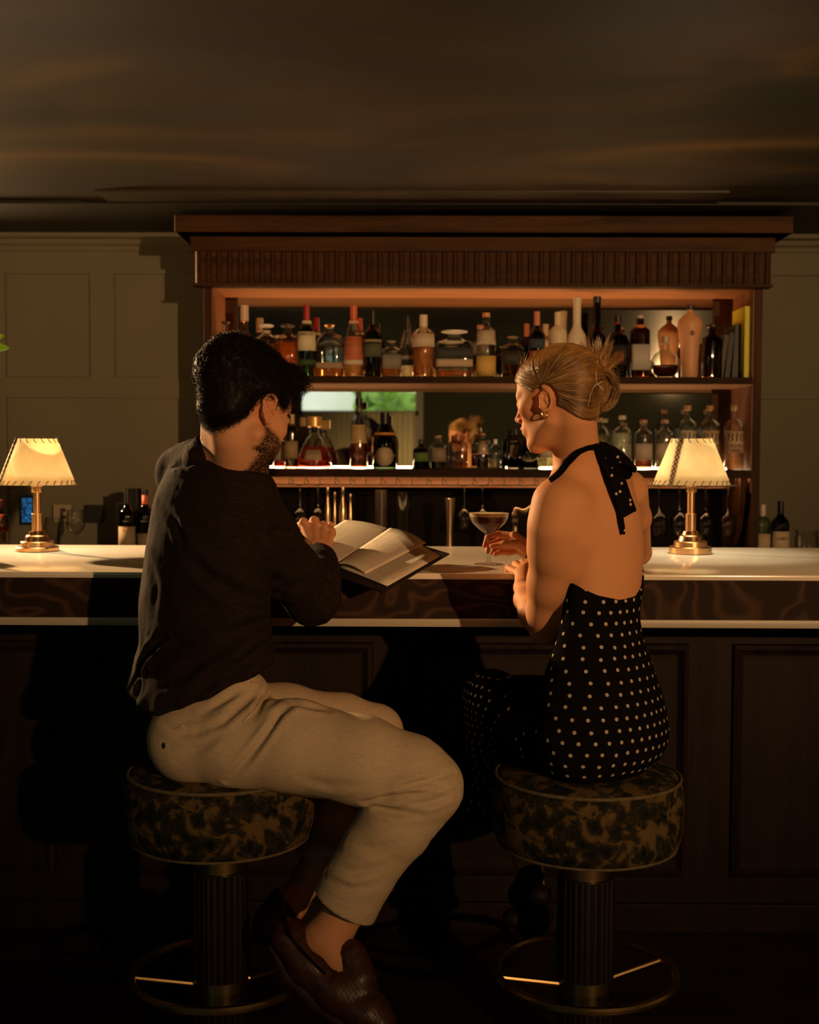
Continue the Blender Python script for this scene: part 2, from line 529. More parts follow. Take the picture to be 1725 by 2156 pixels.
def raised_panel(x0, x1, z0, z1, nm='front_panel'):
    """frame moulding with a raised field"""
    mb = MB()
    rings = [(0, 0.0), (0.004, 0.014), (0.016, 0.020), (0.026, 0.010), (0.034, 0.004), (0.05, 0.003)]
    n = []
    for ins, d in rings:
        n.append([(x0 + ins, YP - d, z0 + ins), (x1 - ins, YP - d, z0 + ins), (x1 - ins, YP - d, z1 - ins), (x0 + ins, YP - d, z1 - ins)])
    vs_ = [p for r in n for p in r]; fs_ = []
    for i in range(len(rings) - 1):
        for k in range(4):
            fs_.append((i * 4 + k, i * 4 + (k + 1) % 4, (i + 1) * 4 + (k + 1) % 4, (i + 1) * 4 + k))
    L = (len(rings) - 1) * 4
    fs_.append((L, L + 1, L + 2, L + 3))
    mb.add(vs_, fs_)
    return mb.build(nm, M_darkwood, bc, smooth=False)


pz1, pz0 = at(862, 1352, YP).z, at(862, 1843, YP).z
for a, b in ((-420, -130), (-95, 118), (198, 786), (880, 1448), (1538, 1990)):
    raised_panel(at(a, 1600, YP).x, at(b, 1600, YP).x, pz0, pz1)
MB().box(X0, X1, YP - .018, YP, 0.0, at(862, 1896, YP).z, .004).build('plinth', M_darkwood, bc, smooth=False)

# ------------------------------------------------------------------ back counter behind the bar
bk = empty('back_counter', (0, 0, 0), 'dark back counter along the wall behind the bar', 'counter')
MB().box(X0, X1, 5.22, YW - ST - .002, ZBC - .03, ZBC, .002).build('top', mat('dark_stone', (.03, .025, .02), .3), bk, smooth=False)
MB().box(X0, X1, 5.26, 5.28, 0.0, ZBC - .03).build('doors', M_darkwood, bk, smooth=False)

# ------------------------------------------------------------------ back-bar cabinet
cab = empty('back_bar_cabinet', (0, 0, 0), 'tall walnut back-bar cabinet with mirrored shelves and ribbed cornice', 'cabinet')
bx0, bx1 = at(430, 900, YCAB).x, at(1602, 900, YCAB).x
ix0, ix1 = at(447, 900, YCAB).x, at(1585, 900, YCAB).x
zt0 = at(862, 606, YCAB).z            # opening top
zfr0 = at(862, 597, YCAB - .07).z     # frieze bottom
zfr1 = at(862, 530, YCAB - .07).z
zcf = at(862, 497, YCAB - .09).z
zc0 = at(862, 489, YCAB - .20).z
zc1 = min(at(862, 453, YCAB - .20).z, ZCEIL - .014)
zcb = ZBC
for a, b in ((bx0, ix0), (ix1, bx1)):
    MB().box(a, b, YCAB, YW - ST - .001, ZBC, zt0 + .02, .002).build('side_panel', M_woodv, cab, smooth=False)
# inner lining faces
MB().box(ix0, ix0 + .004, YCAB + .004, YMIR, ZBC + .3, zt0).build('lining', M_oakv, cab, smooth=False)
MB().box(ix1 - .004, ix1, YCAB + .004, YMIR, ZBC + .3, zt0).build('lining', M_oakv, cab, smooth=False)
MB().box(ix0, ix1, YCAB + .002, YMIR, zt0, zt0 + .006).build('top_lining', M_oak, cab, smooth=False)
MB().box(bx0, bx1, YCAB, YW - ST - .001, zt0 + .007, zfr1).build('head_box', M_wood, cab, smooth=False)
fx0, fx1 = at(405, 560, YCAB - .07).x, at(1628, 560, YCAB - .07).x
MB().box(fx0 + .006, fx1 - .006, YCAB - .062, YCAB - .001, zfr0, zfr1).box(fx0, fx1, YCAB - .078, YCAB - .001, zfr0 - .012, zfr0).build('frieze', M_wood, cab, smooth=False)
# ribs of the frieze: one repeated part
nr = 54
sp = (fx1 - fx0) / nr
rb = None
for k in range(nr):
    x = fx0 + sp * (k + .5)
    if rb is None:
        mb = MB(); mb.lathe([(sp * .25, zfr0 + .001), (sp * .25, zfr1 - .001)], (0, YCAB - .062, 0), 10, 1, 1.1)
        rb = mb.build('rib', M_wood, cab); o = rb
    else:
        o = rb.copy(); COL.objects.link(o); o.parent = cab
    o.location.x = x
cx0, cx1 = at(400, 510, YCAB - .09).x, at(1634, 510, YCAB - .09).x
MB().box(cx0, cx1, YCAB - .085, YW - ST - .09, zfr1, zcf).build('cornice_band', M_wood, cab, smooth=False)
tx0, tx1 = at(367, 470, YCAB - .20).x, at(1672, 470, YCAB - .20).x
cv = MB()
lv = [(0, 0), (.15, .012), (.35, .06), (.6, .2), (.8, .45), (.92, .75), (1, 1)]
vs_ = []
for t, q in lv:
    z = zcf + (zc0 - zcf) * q; a = cx0 + (tx0 + .008 - cx0) * t; b = cx1 + (tx1 - .008 - cx1) * t; y = YCAB - .085 - .107 * t
    vs_ += [(a, y, z), (b, y, z), (b, YW - .1, z), (a, YW - .1, z)]
fs_ = []
for i in range(len(lv) - 1):
    for k in range(4): fs_.append((i * 4 + k, i * 4 + (k + 1) % 4, i * 4 + 4 + (k + 1) % 4, i * 4 + 4 + k))
cv.add(vs_, fs_ + [(0, 1, 2, 3), tuple(len(vs_) - 4 + i for i in range(4))])
cv.box(tx0, tx1, YCAB - .20, YW - .1, zc0, zc1, .004)
cv.build('cornice', M_wood, cab, smooth=False)
# shelves
zsh1 = at(862, 792, YCAB).z; zsh0 = at(862, 809, YCAB).z
zlo1 = at(862, 988, YCAB).z; zlo0 = at(862, 1004, YCAB).z
M_shelf = wood('shelf_walnut', (0.016, 0.007, 0.003), (0.04, 0.017, 0.007), 'X', 0.6, coat=0.0)
bsdf(M_shelf).inputs['Specular IOR Level'].default_value = 0.12
MB().box(ix0, ix1 - .001, YCAB + .003, YMIR, zsh0 + .005, zsh1, .002).build('shelf', M_shelf, cab, smooth=False)
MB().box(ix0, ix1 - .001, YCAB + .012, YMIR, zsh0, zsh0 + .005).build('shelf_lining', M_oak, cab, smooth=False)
MB().box(ix0, ix1 - .001, YCAB + .003, YMIR, zlo0 + .006, zlo1).box(ix0, ix1 - .001, YCAB + .003, YCAB + .02, zlo0 - .002, zlo0 + .006).build('shelf', M_shelf, cab, smooth=False)
MB().box(ix0, ix1, YMIR, YMIR + .006, zlo0, zt0).build('mirror', M_mirror, cab, smooth=False)
MB().box(ix0, ix1, YMIR - .02, YMIR - .01, ZBC, zlo0).build('back_board', mat('dark_back_board', (.006, .004, .003), .6, spec=.05), cab, smooth=False)
# bright board right below the lower shelf, with the lit strip
zb0 = at(862, 1026, 5.60).z
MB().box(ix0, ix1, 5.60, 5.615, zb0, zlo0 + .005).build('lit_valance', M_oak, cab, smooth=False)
# inner frame seen at both back corners (wood posts beside the mirror)
for px0, px1 in ((474, 501), (1501, 1541)):
    MB().box(at(px0, 700, YMIR).x, at(px1, 700, YMIR).x, YMIR - .006, YMIR - .001, zlo1, zt0).build('mirror_frame', M_woodv, cab, smooth=False)
M_led = mat('led_strip', (1, .8, .5), .5, emit=(1.0, 0.66, 0.36), es=26)
M_led2 = mat('led_strip_warm', (1, .8, .5), .5, emit=(1.0, 0.50, 0.20), es=42)
M_led3 = mat('led_strip_low', (1, .8, .5), .5, emit=(1.0, 0.52, 0.22), es=26)
for a, b in ((ix0 + .03, at(868, 980, YMIR).x), (at(1066, 980, YMIR).x, ix1 - .03)):
    MB().box(a, b, YMIR - .04, YMIR - .022, zlo1, zlo1 + .009, .002).build('light_strip', M_led, cab, smooth=False)
MB().box(ix0 + .02, ix1 - .02, YMIR - .05, YMIR - .03, zsh1, zsh1 + .003).build('light_strip', M_led2, cab, smooth=False)
MB().box(ix0 + .02, ix1 - .02, YCAB + .024, YCAB + .04, zlo0 + .001, zlo0 + .006).build('light_strip', M_led3, cab, smooth=False)
# curved bracket at the lower end
for xx, sg in ((ix0 + .02, 1), (ix1 - .045, -1)):
    mb = MB(); P = [(YCAB + .01, zlo0), (YMIR - .03, zlo0), (YMIR - .03, ZBC)] + [(YCAB + .01 + .30 * (1 - math.cos(t * math.pi / 2)) * .99, zlo0 - (zlo0 - ZBC) * math.sin(t * math.pi / 2)) for t in (1, .8, .6, .4, .2, .08)]
    n = len(P)
    mb.add([(xx + d, y, z) for d in (0, .025) for y, z in P], [tuple(range(n)), tuple(range(n, 2 * n))] + [(k, (k + 1) % n, n + (k + 1) % n, n + k) for k in range(n)])
    mb.build('bracket', M_woodv, cab, smooth=False)
# wire glass rack under the lower shelf
gr = MB()
for k in range(34):
    x = ix0 + .06 + k * (ix1 - ix0 - .12) / 33
    gr.tube([(x, 5.44, zlo0 - .002), (x, 5.44, zlo0 - .034), (x, 5.58, zlo0 - .034)], .0022, 5)
    if k % 3: gr.tube([(x, 5.46, zlo0 - .003), (x + .02, 5.46, zlo0 - .03)], .0022, 5)
gr.tube([(ix0 + .05, 5.44, zlo0 - .036), (ix1 - .05, 5.44, zlo0 - .036)], .003, 6)
gr.build('glass_rack', M_black, cab)


# ------------------------------------------------------------------ implicit-surface sculpting
def A(p): return np.array([p[0], p[1], p[2]], dtype=np.float64)


class Sculpt:
    """ordered list of implicit shapes, blended smoothly, meshed by surface nets"""
    def __init__(s): s.ops = []

    def _add(s, fn, lo, hi, k, mode): s.ops.append((fn, np.minimum(lo, hi), np.maximum(lo, hi), k, mode)); return s

    def cone(s, a, b, ra, rb, k=0.01, mode='+', sq=None, sqf=1.0):
        """tapered capsule; sq = direction squashed by factor sqf"""
        a, b = A(a), A(b); R = max(ra, rb)
        n = None if sq is None else A(sq) / np.linalg.norm(A(sq))

        def fn(X, Y, Z):
            px, py, pz = X - a[0], Y - a[1], Z - a[2]
            ba = b - a
            bb = ba @ ba + 1e-12
            t = np.clip((px * ba[0] + py * ba[1] + pz * ba[2]) / bb, 0, 1)
            qx, qy, qz = px - t * ba[0], py - t * ba[1], pz - t * ba[2]
            r = ra + (rb - ra) * t
            if n is not None:
                d = qx * n[0] + qy * n[1] + qz * n[2]; e = 1.0 / sqf - 1.0
                qx, qy, qz = qx + n[0] * d * e, qy + n[1] * d * e, qz + n[2] * d * e
                return (np.sqrt(qx * qx + qy * qy + qz * qz) - r) * min(1.0, sqf)
            return np.sqrt(qx * qx + qy * qy + qz * qz) - r
        m = R * max(1.0, sqf)
        return s._add(fn, np.minimum(a, b) - m, np.maximum(a, b) + m, k, mode)

    def chain(s, pts, rads, k=0.01, mode='+', sq=None, sqf=1.0):
        for i in range(len(pts) - 1): s.cone(pts[i], pts[i + 1], rads[i], rads[i + 1], k, mode, sq, sqf)
        return s

    def ell(s, c, r, M=None, k=0.01, mode='+'):
        c = A(c); r = np.array(r, float); M = np.eye(3) if M is None else np.array(M, float)   # columns = axes

        def fn(X, Y, Z):
            px, py, pz = X - c[0], Y - c[1], Z - c[2]
            u = [(px * M[0, i] + py * M[1, i] + pz * M[2, i]) for i in range(3)]
            k0 = np.sqrt(sum((u[i] / r[i]) ** 2 for i in range(3)))
            k1 = np.sqrt(sum((u[i] / r[i] ** 2) ** 2 for i in range(3)))
            return k0 * (k0 - 1.0) / np.maximum(k1, 1e-9)
        e = np.sqrt(((M * r) ** 2).sum(1))
        return s._add(fn, c - e, c + e, k, mode)

    def loft(s, st, k=0.01, mode='+', axis=2):
        """st: list of (centre xyz, half a, half b, yaw) stacked along z; elliptic sections"""
        st = sorted(st, key=lambda q: q[0][2])
        zs = np.array([q[0][2] for q in st]); cx = np.array([q[0][0] for q in st]); cyy = np.array([q[0][1] for q in st])
        aa = np.array([q[1] for q in st]); bb = np.array([q[2] for q in st]); yy = np.array([q[3] for q in st])
        zf = np.linspace(zs[0], zs[-1], 120)

        def smooth(v):
            w = np.interp(zf, zs, v)
            for _ in range(3):
                w2 = np.convolve(np.pad(w, 5, mode='edge'), np.ones(11) / 11, 'valid'); w2[:2] = w[:2]; w2[-2:] = w[-2:]; w = w2
            return w
        T = [smooth(v) for v in (cx, cyy, aa, bb, yy)]

        def fn(X, Y, Z):
            zz = np.clip(Z, zs[0], zs[-1])
            c0, c1, a_, b_, y_ = [np.interp(zz, zf, t) for t in T]
            dx, dy = X - c0, Y - c1
            cs, sn = np.cos(y_), np.sin(y_)
            u = (dx * cs + dy * sn) / a_; v = (-dx * sn + dy * cs) / b_
            q = np.sqrt(u * u + v * v)
            d = (q - 1) * np.minimum(a_, b_)
            dz = np.abs(Z - (zs[0] + zs[-1]) / 2) - (zs[-1] - zs[0]) / 2
            return np.maximum(d, dz)
        m = float(max(aa.max(), bb.max()))
        lo = np.array([cx.min() - m, cyy.min() - m, zs[0]]); hi = np.array([cx.max() + m, cyy.max() + m, zs[-1]])
        return s._add(fn, lo, hi, k, mode)

    def cut(s, fn, k=0.004):
        """keep where fn(X,Y,Z) < 0 ; whole domain"""
        s.ops.append((fn, None, None, k, '&')); return s

    def evaluate(s, lo, hi, h):
        n = np.maximum(np.ceil((hi - lo) / h).astype(int) + 1, 3)
        F = np.full(n, 0.06, dtype=np.float32)
        ax = [lo[i] + h * np.arange(n[i]) for i in range(3)]
        for fn, a, b, k, mode in s.ops:
            if a is None: i0 = np.zeros(3, int); i1 = n
            else:
                m = k + 3 * h + (0.012 if mode == '+' else 0.0)
                i0 = np.clip(np.floor((a - m - lo) / h).astype(int), 0, n); i1 = np.clip(np.ceil((b + m - lo) / h).astype(int) + 1, 0, n)
            if np.any(i1 - i0 < 1): continue
            sl = tuple(slice(i0[i], i1[i]) for i in range(3))
            X = ax[0][sl[0]][:, None, None]; Y = ax[1][sl[1]][None, :, None]; Z = ax[2][sl[2]][None, None, :]
            d = fn(X, Y, Z); f = F[sl]
            if mode == '+':
                h_ = np.clip(.5 + .5 * (f - d) / k, 0, 1); F[sl] = f * (1 - h_) + d * h_ - k * h_ * (1 - h_)
            elif mode == '-':
                d = -d; h_ = np.clip(.5 - .5 * (f - d) / k, 0, 1); F[sl] = f * (1 - h_) + d * h_ + k * h_ * (1 - h_)
            else:
                h_ = np.clip(.5 - .5 * (f - d) / k, 0, 1); F[sl] = f * (1 - h_) + d * h_ + k * h_ * (1 - h_)
        return F

    def bounds(s):
        L = [o for o in s.ops if o[4] == '+']
        return np.min([o[1] for o in L], 0) - .012, np.max([o[2] for o in L], 0) + .012

    def mesh(s, h=0.004, lo=None, hi=None):
        l, u = s.bounds()
        if lo is not None: l = np.maximum(l, lo)
        if hi is not None: u = np.minimum(u, hi)
        F = s.evaluate(l, u, h)
        return surface_nets(F, l, h)


def surface_nets(F, org, h):
    S = F < 0
    n = np.array(F.shape)
    c = None; al = None
    for dx in (0, 1):
        for dy in (0, 1):
            for dz in (0, 1):
                q = S[dx:n[0] - 1 + dx, dy:n[1] - 1 + dy, dz:n[2] - 1 + dz]
                c = q.copy() if c is None else (c | q); al = q.copy() if al is None else (al & q)
    act = c & ~al
    idx = np.argwhere(act)
    N = len(idx)
    ids = np.full(act.shape, -1, np.int32); ids[act] = np.arange(N)
    pos = np.zeros((N, 3)); cnt = np.zeros(N)
    cor = [(i, j, k) for i in (0, 1) for j in (0, 1) for k in (0, 1)]
    for a in cor:
        for ax in range(3):
            if a[ax]: continue
            b = list(a); b[ax] = 1
            fa = F[idx[:, 0] + a[0], idx[:, 1] + a[1], idx[:, 2] + a[2]].astype(float)
            fb = F[idx[:, 0] + b[0], idx[:, 1] + b[1], idx[:, 2] + b[2]].astype(float)
            m = (fa < 0) != (fb < 0)
            t = np.where(m, fa / np.where(m, fa - fb, 1), 0)
            for d in range(3):
                pos[:, d] += np.where(m, a[d] + (t if d == ax else 0), 0)
            cnt += m
    V = org + (idx + pos / cnt[:, None]) * h
    faces = []
    for ax in range(3):
        o1, o2 = [(1, 2), (2, 0), (0, 1)][ax]
        sl0 = [slice(None)] * 3; sl1 = [slice(None)] * 3
        sl0[ax] = slice(0, n[ax] - 1); sl1[ax] = slice(1, n[ax])
        a = S[tuple(sl0)]; b = S[tuple(sl1)]
        e = np.argwhere(a != b)
        e = e[(e[:, o1] > 0) & (e[:, o2] > 0) & (e[:, o1] < n[o1] - 1) & (e[:, o2] < n[o2] - 1)]
        if not len(e): continue
        def cell(d1, d2):
            q = e.copy(); q[:, o1] += d1; q[:, o2] += d2
            return ids[q[:, 0], q[:, 1], q[:, 2]]
        f = np.stack([cell(-1, -1), cell(0, -1), cell(0, 0), cell(-1, 0)], 1)
        ins = a[e[:, 0], e[:, 1], e[:, 2]]
        f[~ins] = f[~ins][:, ::-1]
        faces.append(f[(f >= 0).all(1)])
    return V, np.concatenate(faces)


_rng = np.random.default_rng(7)
_lat = _rng.random((32, 32, 32))


def vnoise(p):
    """value noise, p (N,3) -> 0..1"""
    i = np.floor(p).astype(int); f = p - i; f = f * f * (3 - 2 * f); i %= 32; j = (i + 1) % 32
    r = 0
    for a in (0, 1):
        for b in (0, 1):
            for c in (0, 1):
                w = (f[:, 0] if a else 1 - f[:, 0]) * (f[:, 1] if b else 1 - f[:, 1]) * (f[:, 2] if c else 1 - f[:, 2])
                r = r + w * _lat[(j if a else i)[:, 0], (j if b else i)[:, 1], (j if c else i)[:, 2]]
    return r


def fbm(p, o=3):
    r = 0; a = .5; s_ = 0
    for k in range(o): r = r + a * vnoise(p * 2 ** k + k * 7.3); s_ += a; a *= .5
    return r / s_


def vnormals(V, Fq):
    a = V[Fq[:, 0]]; n = np.cross(V[Fq[:, 2]] - a, V[Fq[:, 3]] - V[Fq[:, 1]])
    N = np.zeros_like(V)
    for k in range(4): np.add.at(N, Fq[:, k], n)
    return N / np.maximum(np.linalg.norm(N, axis=1, keepdims=True), 1e-12)


def np_mesh(name, V, Fq, mats, parent=None, attrs=None, smooth=True):
    me = bpy.data.meshes.new(name)
    me.vertices.add(len(V)); me.vertices.foreach_set('co', V.astype(np.float32).ravel())
    me.loops.add(Fq.size); me.loops.foreach_set('vertex_index', Fq.astype(np.int32).ravel())
    me.polygons.add(len(Fq)); me.polygons.foreach_set('loop_start', (np.arange(len(Fq)) * Fq.shape[1]).astype(np.int32))
    me.update(calc_edges=True)
    for k, v in (attrs or {}).items():
        v = np.asarray(v, np.float32)
        if v.ndim == 1:
            at_ = me.attributes.new(k, 'FLOAT', 'POINT'); at_.data.foreach_set('value', v)
        else:
            at_ = me.attributes.new(k, 'FLOAT_VECTOR', 'POINT'); at_.data.foreach_set('vector', v.ravel())
    return finish(name, me, mats, parent, smooth)


def attr(m, name, out='Fac'):
    a = nn(m, 'ShaderNodeAttribute'); a.attribute_name = name
    return a.outputs[out]


def strands(name, paths, rad, m, parent, tip=0.3):
    """hair as tapered three-sided strands in one mesh"""
    Vs = []; Fs = []; off = 0
    for P in paths:
        P = np.asarray(P, float); n = len(P)
        T = np.gradient(P, axis=0); T /= np.maximum(np.linalg.norm(T, axis=1, keepdims=True), 1e-9)
        ref = np.array([0.31, 0.2, 0.93]); a = np.cross(T, ref); a /= np.maximum(np.linalg.norm(a, axis=1, keepdims=True), 1e-9); b = np.cross(T, a)
        r = rad * np.linspace(1, tip, n)[:, None]
        for k in range(3):
            th = 2.0944 * k
            Vs.append(P + (a * math.cos(th) + b * math.sin(th)) * r)
        i = np.arange(n - 1)
        for k in range(3):
            k2 = (k + 1) % 3
            Fs.append(np.stack([off + k * n + i, off + k2 * n + i, off + k2 * n + i + 1, off + k * n + i + 1], 1))
        off += 3 * n
    return np_mesh(name, np.concatenate(Vs), np.concatenate(Fs), m, parent)


def frame(yaw_f, pitch, roll=0.0):
    """head frame from horizontal facing vector, pitch down, roll; returns right, forward, up columns"""
    f = np.array([yaw_f[0], yaw_f[1], 0.0]); f /= np.linalg.norm(f); u = np.array([0, 0, 1.0]); r = np.cross(f, u)
    f2 = f * math.cos(pitch) - u * math.sin(pitch); u2 = f * math.sin(pitch) + u * math.cos(pitch)
    r3 = r * math.cos(roll) + u2 * math.sin(roll); u3 = -r * math.sin(roll) + u2 * math.cos(roll)
    return np.stack([r3, f2, u3], 1)


def add_head(S, O, M, s=1.0, fem=False, earside=0):
    """O origin between the ears, M columns right/forward/up"""
    def L(x, y, z): return O + M @ (np.array([x, y, z]) * s)
    S.ell(L(0, -.018, .035), np.array([.074, .094, .086]) * s, M, .02)
    S.ell(L(0, .034 if fem else .04, .045), np.array([.060, .056, .052]) * s, M, .03)
    S.ell(L(0, .035, -.028), np.array([.056, .056, .080]) * s, M, .03)
    jw = .050 if fem else .056
    for sx in (-1, 1):
        S.cone(L(sx * jw, .002, -.055), L(sx * .012, .068 if fem else .080, -.100 if fem else -.106), .015 * s, .014 * s, .025)
        S.ell(L(sx * .044, .058, -.014), np.array([.020, .022, .018]) * s, M, .022)      # cheekbone
        S.cone(L(sx * .040, .074, .020), L(sx * .010, .090, .018), .010 * s, .009 * s, .014)   # brow
    S.ell(L(0, .072 if fem else .083, -.100 if fem else -.104), np.array([.016, .014, .014]) * s, M, .018)
    for sx in (-1, 1):
        S.ell(L(sx * .031, .104, .001), np.array([.017, .018, .012]) * s, M, .012, '-')
        S.ell(L(sx * .031, .079, .000), np.array([.013, .013, .012]) * s, M, .003)
        S.cone(L(sx * .020, .088, .005), L(sx * .043, .080, .004), .004 * s, .004 * s, .004)  # upper lid
    if not fem:
        for sx in (-1, 1): S.ell(L(sx * .046, .044, -.052), np.array([.024, .030, .030]) * s, M, .02)
    nl = .108 if fem else .112
    S.cone(L(0, .089, .010), L(0, nl - .002, -.028), .0075 * s, .0085 * s, .012)
    S.ell(L(0, nl - .001, -.031), np.array([.0095, .010, .008]) * s, M, .006)
    for sx in (-1, 1):
        S.ell(L(sx * .011, nl - .012, -.035), np.array([.0075, .010, .007]) * s, M, .005)
        S.ell(L(sx * .006, nl - .007, -.042), np.array([.003, .005, .004]) * s, M, .003, '-')
    S.ell(L(0, .082, -.062), np.array([.024, .016, .022]) * s, M, .014)
    S.ell(L(0, .096, -.0565), np.array([.018, .0075, .0055]) * s, M, .005)
    S.ell(L(0, .093, -.0675), np.array([.016, .0075, .0062]) * s, M, .005)
    S.cone(L(-.022, .099, -.0620), L(.022, .099, -.0620), .0012 * s, .0012 * s, .003, '-')
    S.cone(L(-.012, .099, -.081), L(.012, .099, -.081), .006 * s, .006 * s, .01, '-')
    # ears
    for sx in (-1, 1):
        c = L(sx * .074, -.004 if fem else -.006, -.004)
        ax = M @ np.array([sx * .93, -.36, 0.]); ay = M @ np.array([sx * .35, .92, .12]); az = np.cross(ax, ay)
        ay = np.cross(az, ax)
        E = np.stack([ax, ay, az], 1)
        def e(x, y, z): return c + E @ (np.array([x, y, z]) * s)
        S.ell(e(.002, -.002, .004), np.array([.006, .015, .028]) * s, E, .006)
        rim = [e(.006, .010, .006), e(.010, .010, .022), e(.011, 0, .031), e(.011, -.012, .026), e(.012, -.017, .010), e(.010, -.013, -.008), e(.007, -.004, -.021), e(.005, .004, -.028)]
        S.chain(rim, [.003 * s, .0032 * s, .0036 * s, .0036 * s, .0036 * s, .0034 * s, .004 * s, .0048 * s], .003)
        S.ell(e(.010, -.001, .009), np.array([.005, .0085, .014]) * s, E, .003, '-')
        S.cone(e(.007, .000, .001), e(.009, -.008, .015), .0028 * s, .0022 * s, .003)
        S.ell(e(.009, .004, -.006), np.array([.005, .005, .007]) * s, E, .003, '-')
        S.ell(e(.007, .010, -.004), np.array([.004, .004, .005]) * s, E, .003)
    return L


def body_mesh(name, S, h, fine_boxes, hf, mats, parent, attrf=None):
    """one continuous skin: coarse body, fine inside the given boxes"""
    Vs = []; Fs = []; off = 0
    V, Fq = S.mesh(h)
    cen = V[Fq].mean(1)
    keep = np.ones(len(Fq), bool)
    for lo, hi in fine_boxes:
        keep &= ~((cen > lo + h * .4) & (cen < hi - h * .4)).all(1)
    Fq = Fq[keep]
    Vs.append(V); Fs.append(Fq); off = len(V)
    for lo, hi in fine_boxes:
        v, f = S.mesh(hf, lo, hi)
        Vs.append(v); Fs.append(f + off); off += len(v)
    V = np.concatenate(Vs); Fq = np.concatenate(Fs)
    used = np.unique(Fq); mp = np.full(len(V), -1); mp[used] = np.arange(len(used))
    V = V[used]; Fq = mp[Fq]
    return np_mesh(name, V, Fq, mats, parent, attrf(V) if attrf else None)


def cloth_mesh(name, S, h, mats, parent, disp=None, attrf=None):
    V, Fq = S.mesh(h)
    if disp is not None:
        N = vnormals(V, Fq)
        folded.faces = [tuple(q) for q in Fq.tolist()]
        V = V + N * disp(V, N)[:, None]
    return np_mesh(name, V, Fq, mats, parent, attrf(V, Fq) if attrf else None)


def folded(folds, base):
    """displacement made of soft cloth folds drawn along lines on the surface"""
    def d(V, N):
        out = base(V, N)
        bv = folded.bv(V)
        for pts, w, dep in folds:
            P = []
            for (x0, y0), (x1, y1) in zip(pts, pts[1:]):
                for t in np.linspace(0, 1, 5)[:-1]: P.append(A(hit(bv, x0 + (x1 - x0) * t, y0 + (y1 - y0) * t, 0)))
            P.append(A(hit(bv, *pts[-1], 0))); P = np.array(P)
            lo, hi = P.min(0) - 4 * w, P.max(0) + 4 * w
            m = np.nonzero(((V > lo) & (V < hi)).all(1))[0]
            if not len(m): continue
            q = V[m]; best = np.full(len(m), 9.0); bt = np.zeros(len(m))
            for i in range(len(P) - 1):
                a = P[i]; b = P[i + 1] - a; L = b @ b + 1e-12
                if L > .06 ** 2: continue
                t = np.clip((q - a) @ b / L, 0, 1); dd = np.linalg.norm(q - a - t[:, None] * b, axis=1)
                u = dd < best; best[u] = dd[u]; bt[u] = (i + t[u]) / (len(P) - 1)
            env = np.sin(np.pi * np.clip(bt, .04, .96)) ** .6
            out[m] += (-dep * np.exp(-(best / w) ** 2) + .55 * dep * np.exp(-((best - 1.9 * w) / w) ** 2)) * env
        return out
    return d


def _bv(V):
    return BVHTree.FromPolygons([Vector(v) for v in V], folded.faces)


folded.bv = _bv


# ------------------------------------------------------------------ skin, hair and cloth materials
def skin_mat(name, base, red):
    m = mat(name, base, 0.58, spec=0.22, sss=0.12, sssr=(0.012, 0.005, 0.003))
    a = attr(m, 'flush')
    mx = nn(m, 'ShaderNodeMix', data_type='RGBA'); lk(m, a, mx.inputs['Factor'])
    mx.inputs['A'].default_value = (*base, 1); mx.inputs['B'].default_value = (*red, 1)
    st = attr(m, 'stubble')
    v = coords(m); n = nn(m, 'ShaderNodeTexNoise'); n.inputs['Scale'].default_value = 520; n.inputs['Detail'].default_value = 1; lk(m, v, n.inputs['Vector'])
    r = nn(m, 'ShaderNodeMapRange'); r.inputs['From Min'].default_value = .88; r.inputs['From Max'].default_value = 1.06
    mu0 = nn(m, 'ShaderNodeMath', operation='MULTIPLY_ADD'); lk(m, st, mu0.inputs[0]); mu0.inputs[1].default_value = .78; lk(m, n.outputs['Fac'], mu0.inputs[2]); lk(m, mu0.outputs[0], r.inputs['Value'])
    mu = nn(m, 'ShaderNodeMath', operation='MULTIPLY'); mu.use_clamp = True; lk(m, r.outputs[0], mu.inputs[0]); mu.inputs[1].default_value = 1.0
    m2 = nn(m, 'ShaderNodeMix', data_type='RGBA'); lk(m, mu.outputs[0], m2.inputs['Factor']); lk(m, mx.outputs['Result'], m2.inputs['A']); m2.inputs['B'].default_value = (.018, .010, .006, 1)
    lk(m, m2.outputs['Result'], bsdf(m).inputs['Base Color'])
    n2 = nn(m, 'ShaderNodeTexNoise'); n2.inputs['Scale'].default_value = 350; lk(m, v, n2.inputs['Vector'])
    bump(m, n2.outputs['Fac'], .12, .0008)
    return m


M_skinw = skin_mat('skin_fair', (0.66, 0.30, 0.135), (0.62, 0.14, 0.07))
M_skinm = skin_mat('skin_light', (0.64, 0.31, 0.16), (0.58, 0.17, 0.09))


def weave(name, c0, c1, s, rough=.85, b=.35, sheen=0.0, spec=.3):
    m = mat(name, c0, rough, sheen=sheen, spec=spec)
    v = coords(m, (s, s, s))
    n = nn(m, 'ShaderNodeTexNoise'); n.inputs['Scale'].default_value = 1.0; n.inputs['Detail'].default_value = 3; lk(m, v, n.inputs['Vector'])
    v2 = coords(m, (s * .12, s * .12, s * 1.4)); n2 = nn(m, 'ShaderNodeTexNoise'); n2.inputs['Scale'].default_value = 1; n2.inputs['Detail'].default_value = 4; lk(m, v2, n2.inputs['Vector'])
    ad = nn(m, 'ShaderNodeMath', operation='ADD'); lk(m, n.outputs['Fac'], ad.inputs[0]); lk(m, n2.outputs['Fac'], ad.inputs[1])
    lk(m, ramp(m, ad.outputs[0], [(.75, c0), (1.2, c1)]), bsdf(m).inputs['Base Color'])
    bump(m, ad.outputs[0], b, .0015)
    return m


